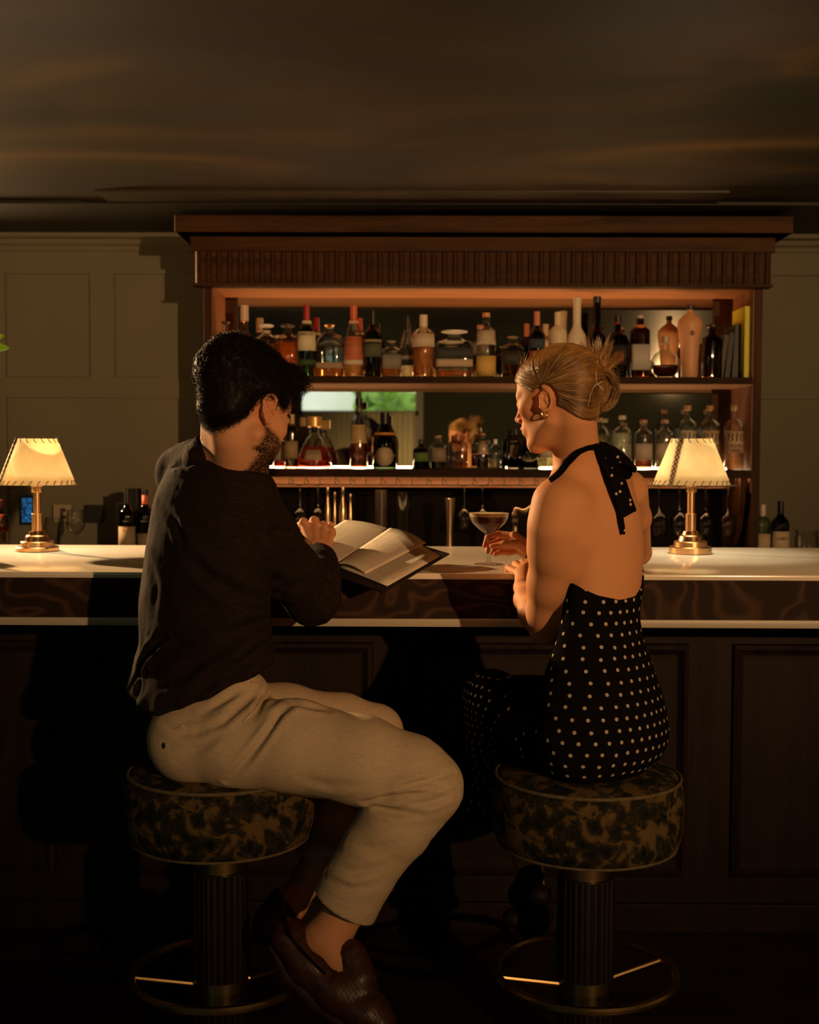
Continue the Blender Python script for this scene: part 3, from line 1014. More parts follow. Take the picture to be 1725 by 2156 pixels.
M_shirt = weave('black_linen', (0.0065, 0.0045, 0.003), (0.021, 0.014, 0.0085), 420, .9, .5, spec=.08)
M_trouser = weave('sand_linen', (0.43, 0.335, 0.225), (0.56, 0.44, 0.30), 520, .9, .3)
M_loafer = noisy('brown_leather', (0.035, 0.012, 0.007), (0.065, 0.022, 0.011), 60, .42, b=.3)
M_darkshoe = mat('black_leather', (.010, .008, .007), .6, spec=.2)

M_dress = mat('polka_dot_crepe', (.007, .006, .006), 1.0, spec=.0)
_a = attr(M_dress, 'dot')
_l = nn(M_dress, 'ShaderNodeMath', operation='LESS_THAN'); _l.inputs[1].default_value = .0043; lk(M_dress, _a, _l.inputs[0])
_x = nn(M_dress, 'ShaderNodeMix', data_type='RGBA'); lk(M_dress, _l.outputs[0], _x.inputs['Factor'])
_x.inputs['A'].default_value = (.007, .006, .006, 1); _x.inputs['B'].default_value = (.50, .40, .28, 1)
lk(M_dress, _x.outputs['Result'], bsdf(M_dress).inputs['Base Color'])

M_blond = mat('blonde_hair', (.45, .27, .11), .42, spec=.5)
_f = attr(M_blond, 'flow', 'Vector')
_n = nn(M_blond, 'ShaderNodeTexNoise'); _n.inputs['Scale'].default_value = 1; _n.inputs['Detail'].default_value = 5; lk(M_blond, _f, _n.inputs['Vector'])
lk(M_blond, ramp(M_blond, _n.outputs['Fac'], [(.36, (.035, .015, .005)), (.5, (.18, .09, .030)), (.68, (.50, .30, .12))]), bsdf(M_blond).inputs['Base Color'])
bump(M_blond, _n.outputs['Fac'], .8, .003)
M_blonds = noisy('blonde_strands', (.13, .055, .014), (.62, .33, .10), 14, .36, .36, .64)
M_dark = mat('near_black_hair', (.009, .005, .003), .55, spec=.18)
M_gold = mat('gold', (.95, .62, .28), .2, 1.0)
M_silver = mat('silver', (.85, .82, .75), .2, 1.0)


def PX(px, py, D): return A(at(px, py, D))


def dist_any(V, pts):
    d = np.full(len(V), 9.0)
    for p in pts: d = np.minimum(d, np.linalg.norm(V - A(p), axis=1))
    return d


# ================================================================== the woman
wm = empty('person', tuple(at(1270, 1600, 2.75)), 'blonde person in a black polka dot halter dress, back turned, holding the cocktail', 'person')
WR = wm.location.copy()


def child(o, root):
    """keeps world placement while the root stands at the thing's base"""
    o.parent = root
    o.matrix_parent_inverse = Matrix.Translation(-root.location)
    return o


MW = frame((-math.cos(math.radians(31)), math.sin(math.radians(31))), math.radians(10), math.radians(-2))
sW = .905
OW = PX(1147, 838, 2.665) - MW @ (np.array([-.080, -.006, -.004]) * sW)


def woman_skin():
    S = Sculpt()
    # torso
    def T(y, xl, xr, D, yaw=38, ratio=.66):
        ext = pr((xr - xl) / 2, D); ya = math.radians(yaw)
        a = ext / math.sqrt(math.cos(ya) ** 2 + (ratio * math.sin(ya)) ** 2)
        return (PX((xl + xr) / 2, y, D), a, a * ratio, ya)
    st = [T(1012, 1178, 1325, 2.80), T(1035, 1162, 1340, 2.80), T(1070, 1160, 1352, 2.80), T(1110, 1166, 1360, 2.79), T(1170, 1176, 1362, 2.78), T(1230, 1188, 1356, 2.77), T(1290, 1186, 1347, 2.76),
          T(1350, 1174, 1358, 2.76), T(1420, 1150, 1380, 2.75), T(1500, 1140, 1408, 2.74), T(1560, 1140, 1410, 2.74), T(1600, 1160, 1390, 2.74)]
    S.loft(st, .02)
    # neck, trapezius, shoulders
    S.cone(OW + MW @ np.array([0, -.035, -.045]), PX(1219, 985, 2.775), .050, .047, .02)
    S.cone(PX(1206, 925, 2.75), PX(1222, 990, 2.78), .0445, .050, .02)
    S.cone(PX(1222, 985, 2.77), PX(1172, 1052, 2.72), .040, .040, .035)
    S.cone(PX(1240, 985, 2.80), PX(1318, 1022, 2.90), .040, .038, .035)
    S.cone(PX(1250, 1030, 2.80), PX(1270, 1090, 2.78), .070, .070, .04)
    S.cone(PX(1205, 1062, 2.70), PX(1215, 1130, 2.71), .040, .035, .04)      # shoulder blade
    # arm held close to the camera
    S.chain([PX(1168, 1062, 2.70), PX(1163, 1110, 2.70), PX(1162, 1160, 2.73), PX(1158, 1230, 2.78), PX(1154, 1290, 2.83), PX(1152, 1320, 2.855)],
            [pr(43, 2.7), pr(43, 2.7), pr(42.5, 2.73), pr(41, 2.78), pr(38, 2.83), pr(34, 2.85)], .04)
    S.chain([PX(1150, 1322, 2.86), PX(1128, 1290, 2.90), PX(1112, 1262, 2.98), PX(1103, 1240, 3.05)], [pr(33, 2.86), pr(34, 2.9), pr(27, 2.98), pr(20, 3.05)], .02)
    # fist on the worktop's edge
    for m in ((1093, 1207, 3.12), (1099, 1200, 3.13), (1106, 1195, 3.14), (1112, 1193, 3.15)):
        S.cone(PX(1103, 1236, 3.06), PX(*m), .019, .0105, .012)
    for a, b, c, in (((1093, 1207, 3.12), (1071, 1196, 3.18), (1068, 1207, 3.19)), ((1099, 1200, 3.13), (1086, 1187, 3.20), (1083, 1196, 3.22)),
                     ((1106, 1195, 3.14), (1100, 1184, 3.21), (1094, 1191, 3.235)), ((1112, 1193, 3.15), (1111, 1183, 3.21), (1106, 1188, 3.24))):
        S.cone(PX(*a), PX(*b), .0100, .0090, .005); S.cone(PX(*b), PX(*c), .0090, .0078, .003)
    S.chain([PX(1110, 1226, 3.08), PX(1116, 1206, 3.13), PX(1116, 1190, 3.18)], [.014, .011, .009], .006)
    # far arm reaching round to the glass
    S.chain([PX(1327, 1035, 2.90), PX(1340, 1090, 2.98), PX(1347, 1160, 3.14)], [.042, .033, .029], .02)
    S.chain([PX(1346, 1165, 3.15), PX(1250, 1160, 3.27), PX(1150, 1168, 3.36), PX(1124, 1165, 3.37)], [.030, .034, .026, .021], .015)
    hand = [[(1084, 1128, 3.40), (1052, 1124, 3.425), (1027, 1131, 3.42), (1021, 1149, 3.40)],
            [(1087, 1138, 3.42), (1052, 1138, 3.435), (1029, 1147, 3.42), (1027, 1161, 3.405)],
            [(1089, 1150, 3.41), (1062, 1153, 3.42), (1044, 1158, 3.405), (1037, 1164, 3.395)],
            [(1094, 1160, 3.395), (1072, 1164, 3.38), (1053, 1163, 3.37), (1043, 1167, 3.365)]]
    for f in hand:
        S.cone(PX(1120, 1163, 3.375), PX(*f[0]), .0185, .0125, .014)
        S.chain([PX(*q) for q in f], [.0098, .0086, .0076, .0066] if f is not hand[3] else [.0088, .0078, .0068, .006], .003)
    S.chain([PX(1118, 1163, 3.35), PX(1090, 1146, 3.345), PX(1062, 1146, 3.355), PX(1036, 1150, 3.366)], [.016, .0115, .0092, .0072], .006)
    # legs, mostly under the dress
    S.chain([PX(1235, 1560, 2.68), PX(1035, 1478, 2.98)], [.085, .050], .03)
    S.chain([PX(1290, 1540, 2.85), PX(1050, 1470, 3.12)], [.085, .050], .03)
    S.chain([PX(1030, 1480, 3.0), PX(1062, 1640, 3.0), PX(1118, 1838, 2.98)], [.048, .050, .027], .02)
    S.chain([PX(1050, 1475, 3.12), PX(1090, 1700, 3.1), PX(1130, 1915, 3.1)], [.048, .048, .027], .02)
    add_head(S, OW, MW, sW, True)
    return S, hand


SW, handW = woman_skin()


def w_attr(V):
    q = (V - OW) @ MW / sW
    lips = np.exp(-(((q[:, 0]) / .019) ** 2 + ((q[:, 1] - .100) / .012) ** 2 + ((q[:, 2] + .0625) / .010) ** 2))
    cheek = .45 * np.exp(-(((np.abs(q[:, 0]) - .045) / .02) ** 2 + ((q[:, 1] - .07) / .03) ** 2 + ((q[:, 2] + .025) / .022) ** 2))
    d = dist_any(V, [PX(*f[k]) for f in handW for k in (1, 2, 3)] + [PX(1036, 1150, 3.366), PX(1068, 1207, 3.19), PX(1083, 1196, 3.22)])
    fing = .55 * np.exp(-(d / .02) ** 2)
    brow = np.exp(-(((q[:, 2] - .021 - .0 * np.abs(q[:, 0])) / .003) ** 2)) * (np.abs(q[:, 0]) > .012) * (np.abs(q[:, 0]) < .046) * (q[:, 1] > .06)
    lash = np.exp(-(((np.abs(q[:, 0]) - .033) / .012) ** 2 + ((q[:, 2] + .0075 + .25 * (np.abs(q[:, 0]) - .033)) / .0022) ** 2)) * (q[:, 1] > .06)
    return {'flush': np.clip(np.maximum(np.maximum(lips * 1.1, cheek), fing), 0, 1), 'stubble': np.maximum(.22 * brow, .85 * lash)}


def box_px(p, r): return (A(p) - r, A(p) + r)


hw1 = (PX(1078, 1146, 3.39) - np.array([.10, .09, .075]), PX(1078, 1146, 3.39) + np.array([.075, .08, .06]))
hw2 = (PX(1095, 1205, 3.16) - np.array([.075, .11, .06]), PX(1095, 1205, 3.16) + np.array([.05, .11, .05]))
hw0 = (OW - np.array([.135, .135, .142]), OW + np.array([.135, .135, .15]))
ob = body_mesh('body', SW, .005, [(np.array([-2., 2., at(1200, 1392, 2.75).z]), np.array([2., 5., 2.2]))], .0024, M_skinw, None, w_attr)
child(ob, wm)
_me = ob.data
bvW = BVHTree.FromPolygons([v.co.copy() for v in _me.vertices], [tuple(p.vertices) for p in _me.polygons])


def hit(bv, px, py, off=.004, default=2.8):
    d = ray(px, py).normalized()
    loc, nrm, i, dist = bv.ray_cast(CAM_POS + d * 1.5, d)
    if loc is None: return at(px, py, default)
    return loc - d * off


# dress: body shape again, a little larger, with the skirt
def woman_dress():
    S = Sculpt()
    def T(y, xl, xr, D, yaw=38, ratio=.68):
        ext = pr((xr - xl) / 2, D); ya = math.radians(yaw)
        a = ext / math.sqrt(math.cos(ya) ** 2 + (ratio * math.sin(ya)) ** 2)
        return (PX((xl + xr) / 2, y, D), a, a * ratio, ya)
    st = [T(1150, 1168, 1368, 2.79), T(1200, 1178, 1368, 2.78), T(1240, 1183, 1360, 2.77), T(1290, 1181, 1350, 2.76), T(1320, 1176, 1353, 2.76), T(1370, 1160, 1369, 2.75), T(1420, 1138, 1387, 2.75),
          T(1470, 1130, 1405, 2.74), T(1520, 1124, 1418, 2.73), T(1560, 1124, 1421, 2.73), T(1595, 1128, 1412, 2.73), T(1622, 1150, 1380, 2.73), T(1634, 1175, 1340, 2.73)]
    S.loft(st, .03)
    S.chain([PX(1225, 1560, 2.70), PX(1130, 1535, 2.84), PX(1040, 1485, 2.98)], [.100, .092, .066], .03)
    S.chain([PX(1280, 1540, 2.86), PX(1130, 1500, 3.0), PX(1040, 1468, 3.10)], [.10, .085, .062], .03)
    S.chain([PX(1034, 1470, 3.02), PX(1036, 1560, 3.0), PX(1044, 1640, 3.0), PX(1030, 1712, 3.0)], [.072, .060, .052, .050], .02)
    S.cone(PX(1034, 1700, 3.0), PX(1016, 1716, 3.0), .045, .042, .02)
    xs = np.array([at(q, 1250, 2.68).x for q in (1150, 1200, 1230, 1260, 1310, 1350, 1372)])
    zs = np.array([at(q, y, 2.68).z for q, y in ((1150, 1205), (1200, 1224), (1230, 1241), (1260, 1254), (1310, 1266), (1350, 1262), (1372, 1240))])
    S.cut(lambda X, Y, Z: Z - np.interp(X, xs, zs) - np.clip(Y - 2.80, 0, 1) * 1.2 + 0 * X, .003)
    zh = at(1030, 1714, 3.0).z
    S.cut(lambda X, Y, Z: zh - Z + (X - at(1000, 1700, 3.0).x) * .25 + 0 * Y, .004)
    return S


def lattice_dots(V, axis_c, up, sp, u0=0.0):
    """rows of dots around an axis, staggered, each centre taken on the cloth's own surface"""
    up = up / np.linalg.norm(up); e1 = np.cross(up, [0.3, 1, 0.1]); e1 /= np.linalg.norm(e1); e2 = np.cross(up, e1)
    q = V - axis_c; h = q @ up; x = q @ e1; y = q @ e2; th = np.arctan2(y, x); r = np.hypot(x, y)
    out = []
    k = 0
    for z in np.arange(h.min() + sp * .4, h.max(), sp * .80):
        m = np.abs(h - z) < .004
        if m.sum() < 12: k += 1; continue
        R = np.median(r[m]); n = max(5, int(round(2 * math.pi * R / (sp * 1.15))))
        for j in range(n):
            t = (j + .5 * (k % 2)) * 2 * math.pi / n + u0
            dd = (((th - t + math.pi) % (2 * math.pi)) - math.pi) * R
            s = dd ** 2 + (h - z) ** 2
            i = int(np.argmin(s))
            if s[i] < .006 ** 2: out.append(V[i])
        k += 1
    return np.array(out)


def near_dist(V, C):
    kd = KDTree(len(C))
    for i, c in enumerate(C): kd.insert(c, i)
    kd.balance()
    return np.array([kd.find(v)[2] for v in V])


def dress_attr(V, F):
    ax = PX(1270, 1500, 2.75)
    split = at(1125, 1500, 2.8).x
    m = V[:, 0] > split
    C1 = lattice_dots(V[m], ax, np.array([0, 0, 1.0]), .0305)
    C2 = lattice_dots(V[~m], PX(1036, 1560, 3.02), np.array([.02, 0, 1.0]), .024)
    C1 = C1[C1[:, 0] > split + .012]
    return {'dot': near_dist(V, np.concatenate([C1, C2]))}


def dress_disp(V, N):
    lower = np.clip((V[:, 2] * -1 + at(1200, 1400, 2.75).z) / .1, 0, 1)
    sk = (V[:, 0] < at(1110, 1500, 2.9).x)
    a = .0035 * (fbm(V * np.array([14, 14, 9.]), 2) - .5) * 2 * lower
    f = .006 * np.sin(np.arctan2(V[:, 1] - 3.0, V[:, 0] - at(1036, 1560, 3.0).x) * 9 + V[:, 2] * 5) * sk * np.clip((at(1036, 1560, 3.0).z - V[:, 2]) / .2, 0, 1)
    return a + f


dr = child(cloth_mesh('dress', woman_dress(), .003, M_dress, None, dress_disp, dress_attr), wm)


# halter strap and bow, laid on the back
def ribbon(pts, name, dots, root, bv=None, thick=.0022, off=.006, sub=8):
    """pts: (x, y, halfwidth px, extra lift m)"""
    P = np.array(pts, float); n = (len(P) - 1) * sub + 1
    t = np.linspace(0, len(P) - 1, n); C = np.stack([np.interp(t, range(len(P)), P[:, i]) for i in range(4)], 1)
    for i in range(4):
        for _ in range(2): C[1:-1, i] = (C[:-2, i] + C[1:-1, i] * 2 + C[2:, i]) / 4
    dx = np.gradient(C[:, 0]); dy = np.gradient(C[:, 1]); L = np.hypot(dx, dy); nx, ny = -dy / L, dx / L
    m = 9; V = []
    for i in range(n):
        for j in range(m):
            s_ = (j / (m - 1) - .5) * 2
            x = C[i, 0] + nx[i] * s_ * C[i, 2]; y = C[i, 1] + ny[i] * s_ * C[i, 2]
            p = hit(bv, x, y, off + C[i, 3] + .002 * math.sin(s_ * 4 + i * .3), 2.80)
            V.append(A(p))
    V = np.array(V).reshape(n, m, 3)
    for _ in range(3): V[1:-1] = (V[:-2] + 2 * V[1:-1] + V[2:]) / 4
    V = V.reshape(-1, 3)
    F = np.array([(i * m + j, i * m + j + 1, (i + 1) * m + j + 1, (i + 1) * m + j) for i in range(n - 1) for j in range(m - 1)])
    D = np.array([A(hit(bv, x, y, off)) for x, y in dots]) if dots else np.array([[9., 9, 9]])
    # refine so the dots read round
    me_v, me_f = V, F
    G = 6; VV = []; FF = []; 
    Vg = V.reshape(n, m, 3)
    nu, nv = (n - 1) * 3 + 1, (m - 1) * 3 + 1
    iu = np.linspace(0, n - 1, nu); iv = np.linspace(0, m - 1, nv)
    a0 = np.floor(iu).astype(int).clip(0, n - 2); fu = (iu - a0)[:, None, None]
    R1 = Vg[a0] * (1 - fu) + Vg[a0 + 1] * fu
    b0 = np.floor(iv).astype(int).clip(0, m - 2); fv = (iv - b0)[None, :, None]
    R2 = R1[:, b0] * (1 - fv) + R1[:, b0 + 1] * fv
    VV = R2.reshape(-1, 3)
    ii, jj = np.meshgrid(np.arange(nu - 1), np.arange(nv - 1), indexing='ij'); q = (ii * nv + jj).ravel()
    FF = np.stack([q, q + 1, q + nv + 1, q + nv], 1)
    dd = np.min(np.linalg.norm(VV[:, None, :2] * 1.0 - D[None, :, :2], axis=2) * 0 + np.linalg.norm((VV[:, None] - D[None])[..., [0, 2]], axis=2), axis=1)
    o = np_mesh(name, VV, FF, M_dress, None, {'dot': dd * 1.3})
    md = o.modifiers.new('solid', 'SOLIDIFY'); md.thickness = thick; md.offset = 0
    return child(o, root)


ribbon([(1158, 1012, 5, 0), (1178, 996, 6, 0), (1196, 973, 7, 0), (1216, 953, 6, .001), (1238, 943, 5, .001), (1262, 940, 7, .003)], 'neck_strap', [], wm, bvW, off=.004)
ribbon([(1262, 937, 10, .010), (1275, 960, 15, .010), (1290, 985, 18, .008), (1300, 1010, 17, .006), (1311, 1045, 17, .004), (1322, 1080, 19, .003), (1324, 1084, 17, .003)], 'bow_tail',
       [(1276, 964), (1289, 984), (1287, 1001), (1308, 1018), (1297, 1040), (1305, 1035), (1326, 1053), (1327, 1062)], wm, bvW, off=.006)
ribbon([(1268, 936, 8, .014), (1290, 955, 16, .016), (1312, 978, 19, .014), (1328, 993, 16, .012), (1334, 998, 14, .012)], 'bow_loop', [(1301, 962), (1305, 974), (1332, 998)], wm, bvW, off=.006)
ribbon([(1262, 945, 8, .003), (1275, 985, 9, .003), (1290, 1030, 8, .003), (1304, 1075, 6, .003), (1310, 1105, 5, .003), (1313, 1125, 4, .003)], 'bow_tail', [(1309, 1077), (1316, 1116)], wm, bvW, off=.004)
kn = Sculpt(); kn.ell(A(hit(bvW, 1266, 941, .010)), (.013, .010, .012), None, .01)
v, f = kn.mesh(.0015); child(np_mesh('bow_knot', v, f, M_dress, None, {'dot': np.full(len(v), .1)}), wm)

# hair
cH = OW + MW @ (np.array([0, -.022, .036]) * sW); rH = np.array([.083, .105, .095]) * sW
KB = PX(1246, 800, 2.80)
SH = Sculpt()
SH.ell(cH, rH, MW, .01)
SH.ell(OW + MW @ (np.array([0, .034, .047]) * sW), np.array([.064, .061, .056]) * sW, MW, .03)
def hair_cut(X, Y, Z):
    qx = (X - OW[0]) * MW[0, 0] + (Y - OW[1]) * MW[1, 0] + (Z - OW[2]) * MW[2, 0]
    qy = (X - OW[0]) * MW[0, 1] + (Y - OW[1]) * MW[1, 1] + (Z - OW[2]) * MW[2, 1]
    qz = (X - OW[0]) * MW[0, 2] + (Y - OW[1]) * MW[1, 2] + (Z - OW[2]) * MW[2, 2]
    lim = np.interp(qy / sW, [-.12, -.08, -.05, 0, .03, .06, .10], [-.088, -.070, -.046, -.004, .018, .038, .062]) * sW
    # ear opening
    ear = .030 * sW - np.sqrt((qy + .004) ** 2 + (qz + .002) ** 2)
    return np.maximum((lim - qz) * .75, np.where(np.abs(qx) > .05, ear, -1.0))
SH.cut(hair_cut, .006)
SH.ell(OW + MW @ (np.array([0, -.060, -.040]) * sW), np.array([.056, .038, .050]) * sW, MW, .02)
SH.cut(hair_cut, .006)
BC = PX(1262, 822, 2.815)
SH.ell(BC, (.036, .040, .046), None, .02)
SH.ell(PX(1240, 850, 2.80), (.030, .035, .034), None, .02)
SH.ell(PX(1254, 782, 2.81), (.020, .026, .024), None, .015)
SH.cone(PX(1245, 850, 2.80), PX(1243, 884, 2.80), .018, .008, .012)


def flow_attr(V, F=None):
    q = (V - cH) @ MW / rH; q /= np.maximum(np.linalg.norm(q, axis=1, keepdims=True), 1e-9)
    k = (KB - cH) @ MW / rH; k /= np.linalg.norm(k)
    e1 = np.cross(k, [0, 0, 1.0]); e1 /= np.linalg.norm(e1); e2 = np.cross(k, e1)
    d = np.arccos(np.clip(q @ k, -1, 1)); ph = np.arctan2(q @ e2, q @ e1)
    bun = np.linalg.norm(V - BC, axis=1) < .05
    out = np.stack([np.cos(ph) * 24, np.sin(ph) * 24, d * 1.2], 1)
    b = V - BC
    ph2 = np.arctan2(b[:, 2], b[:, 0] + .012)
    rr = np.hypot(b[:, 2], b[:, 0] + .012)
    out[bun] = np.stack([ph2[bun] * 2.2, rr[bun] * 420, b[bun, 1] * 30], 1)
    return {'flow': out}


hv, hf = SH.mesh(.0022)
hN = vnormals(hv, hf)
fl = flow_attr(hv)['flow']
hv = hv + hN * (.0022 * (fbm(fl * .8, 2) - .5))[:, None]
child(np_mesh('hair', hv, hf, M_blond, None, {'flow': fl}), wm)
bvH = BVHTree.FromPolygons([Vector(q) for q in hv], [tuple(q) for q in hf.tolist()])
# single strands combed towards the pins
rg = np.random.default_rng(3)
kq = (KB - cH) @ MW / rH; kq /= np.linalg.norm(kq)
paths = []
while len(paths) < 3400:
    q = rg.normal(size=3); q /= np.linalg.norm(q)
    p = cH + MW @ (q * rH)
    if hair_cut(p[0], p[1], p[2]) > -.0005: continue
    if q @ kq > .86: continue
    om = math.acos(np.clip(q @ kq, -1, 1)); n = 14
    t = np.linspace(0, rg.uniform(.55, .97), n); w = rg.normal(size=3) * .05
    s_ = (np.sin((1 - t) * om)[:, None] * q + np.sin(t * om)[:, None] * kq) / math.sin(om) + np.sin(t * math.pi)[:, None] * w
    s_ /= np.linalg.norm(s_, axis=1, keepdims=True)
    lift = 1.004 + rg.uniform(0, .014) * np.sin(t * 3.1)
    PP = cH + (s_ * rH) @ MW.T; QQ = []
    for j in range(n):
        d = PP[j] - cH; d /= np.linalg.norm(d); hl = bvH.ray_cast(Vector(cH + d * .16), Vector(-d), .12)[0]
        if hl is not None: QQ.append(A(hl) + d * (lift[j] - 1.0) * .10)
    if len(QQ) > 5: paths.append(np.array(QQ))
# bun loops
for k in range(520):
    a0 = rg.uniform(0, 6.28); tilt = rg.normal(size=3) * .35
    t = np.linspace(a0, a0 + rg.uniform(1.5, 3.5), 14)
    rr = rg.uniform(.80, 1.04)
    p = np.stack([.036 * np.cos(t), .040 * np.full(14, -1.0) * math.sqrt(max(0, 1 - min(.95, rr) ** 2)) - .006 * np.abs(np.sin(t)), .046 * np.sin(t)], 1) * rr
    p[:, 1] += rg.uniform(-.03, .0); p[:, 0] += .012 * np.sin(t * 2 + k) * .3
    paths.append(BC + p + tilt * .006)
# wisps on the forehead, nape and round the bun
for k in range(46):
    s0 = PX(rg.uniform(1096, 1112), rg.uniform(760, 790), 2.70); d = np.array([rg.uniform(-.02, .025), -.004, rg.uniform(.006, .035)]); t = np.linspace(0, 1, 9)[:, None]
    paths.append(s0 + d * t + np.array([.014, 0, -.012]) * (t ** 2) * rg.uniform(-1, 1.5))
for k in range(60):
    s0 = PX(rg.uniform(1225, 1255), rg.uniform(855, 875), 2.79); t = np.linspace(0, 1, 9)[:, None]
    paths.append(s0 + np.array([rg.uniform(-.035, .012), -.01, rg.uniform(-.05, -.012)]) * t + np.array([.02, 0, 0]) * np.sin(t * 3) * rg.uniform(-.6, .6))
for k in range(30):
    s0 = PX(rg.uniform(1262, 1280), rg.uniform(770, 800), 2.80); t = np.linspace(0, 1, 9)[:, None]
    paths.append(s0 + np.array([rg.uniform(.01, .045), 0, rg.uniform(-.02, .02)]) * t + np.array([0, 0, .008]) * np.sin(t * 3))
child(strands('hair_strands', paths, .00030, M_blonds, None), wm)
# tufts of hair ends sticking up from the pins
paths = []
for k in range(17):
    bx = 1236 + k * 2.0; a = (k - 8) / 8 * .75 + rg.uniform(-.12, .12); L = rg.uniform(.055, .088) * (1 - .25 * abs(a))
    for j in range(46):
        s0 = PX(bx + rg.uniform(-4, 4), 782 + rg.uniform(-5, 8), 2.80 + rg.uniform(-.012, .012)); t = np.linspace(0, 1, 8)[:, None]
        d = np.array([math.sin(a), -.08, math.cos(a)]) * L * rg.uniform(.7, 1.05)
        e = rg.normal(size=3) * .0045
        paths.append(s0 + d * t + e * (1 - t) * 1.0 + np.array([math.sin(a) * .01, 0, 0]) * t ** 2)
child(strands('hair_tufts', paths, .00075, M_blonds, None, .15), wm)
# beaded hair pins
pins = []
pin = MB()
def beads(pts, D, r=.0013):
    P = [Vector(hit(bvH, x, y, .0035, D)) if D < 2.79 else Vector(at(x, y, D)) for x, y in pts]
    for i in range(len(P) - 1):
        n = max(2, int((P[i + 1] - P[i]).length / .0032))
        for j in range(n):
            bm = bmesh.new(); bmesh.ops.create_icosphere(bm, subdivisions=1, radius=r)
            pin.bm(bm, Matrix.Translation(P[i].lerp(P[i + 1], j / n)))
beads([(1258, 760), (1255, 790), (1256, 806), (1250, 815), (1243, 832), (1240, 846), (1238, 858)], 2.752)
beads([(1268, 803), (1258, 809), (1250, 815)], 2.752); beads([(1256, 806), (1262, 812), (1270, 820)], 2.752)
beads([(1285, 812), (1287, 800), (1293, 804), (1299, 811), (1301, 820), (1298, 828), (1291, 830), (1284, 829)], 2.80)
child(pin.build('beaded_hair_pin', mat('pearl_beads', (.85, .76, .60), .25, spec=.8), None), wm)
# earring, bracelet
e = MB(); er = OW + MW @ (np.array([-.082, -.002, -.044]) * sW)
e.tube([er + np.array([.0055 * math.cos(t), .002 * math.cos(t), .0075 * math.sin(t)]) for t in np.linspace(0, 6.28, 18)[:-1]], .0016, 6, closed=True)
child(e.build('earring', M_gold, None), wm)
e = MB(); c0 = Vector(PX(1118, 1168, 3.36)); tdir = (Vector(PX(1150, 1168, 3.36)) - Vector(PX(1100, 1160, 3.38))).normalized(); u_ = tdir.cross(Vector((0, 1, 0))).normalized(); w_ = tdir.cross(u_)
e.tube([c0 + (u_ * math.cos(t) + w_ * math.sin(t)) * .0255 for t in np.linspace(0, 6.2832, 25)[:-1]], .0085, 8, closed=True, flat=.35, up=u_)
child(e.build('watch_strap', M_darkshoe, None), wm)
# shoes
for a, b, c in (((1118, 1845, 2.96), (1105, 1885, 2.97), (1135, 1882, 2.80)), ((1140, 1925, 3.08), (1120, 1945, 3.05), (1082, 1932, 2.95))):
    S = Sculpt(); S.cone(PX(*a), PX(*b), .032, .036, .02); S.cone(PX(*b), PX(*c), .036, .028, .02, sq=(0, 0, 1), sqf=.8)
    v, f = S.mesh(.005); child(np_mesh('shoe', v, f, M_darkshoe, None), wm)


# ================================================================== the man
mn = empty('person', tuple(at(440, 1650, 2.72)), 'dark-haired bearded person in black shirt and sand trousers, seated sideways at the menu', 'person')
MM = frame((math.cos(math.radians(50)), math.sin(math.radians(50))), math.radians(27), math.radians(3))
sM = 1.05
OM = PX(568, 862, 2.63) - MM @ (np.array([.079, -.006, -.004]) * sM)


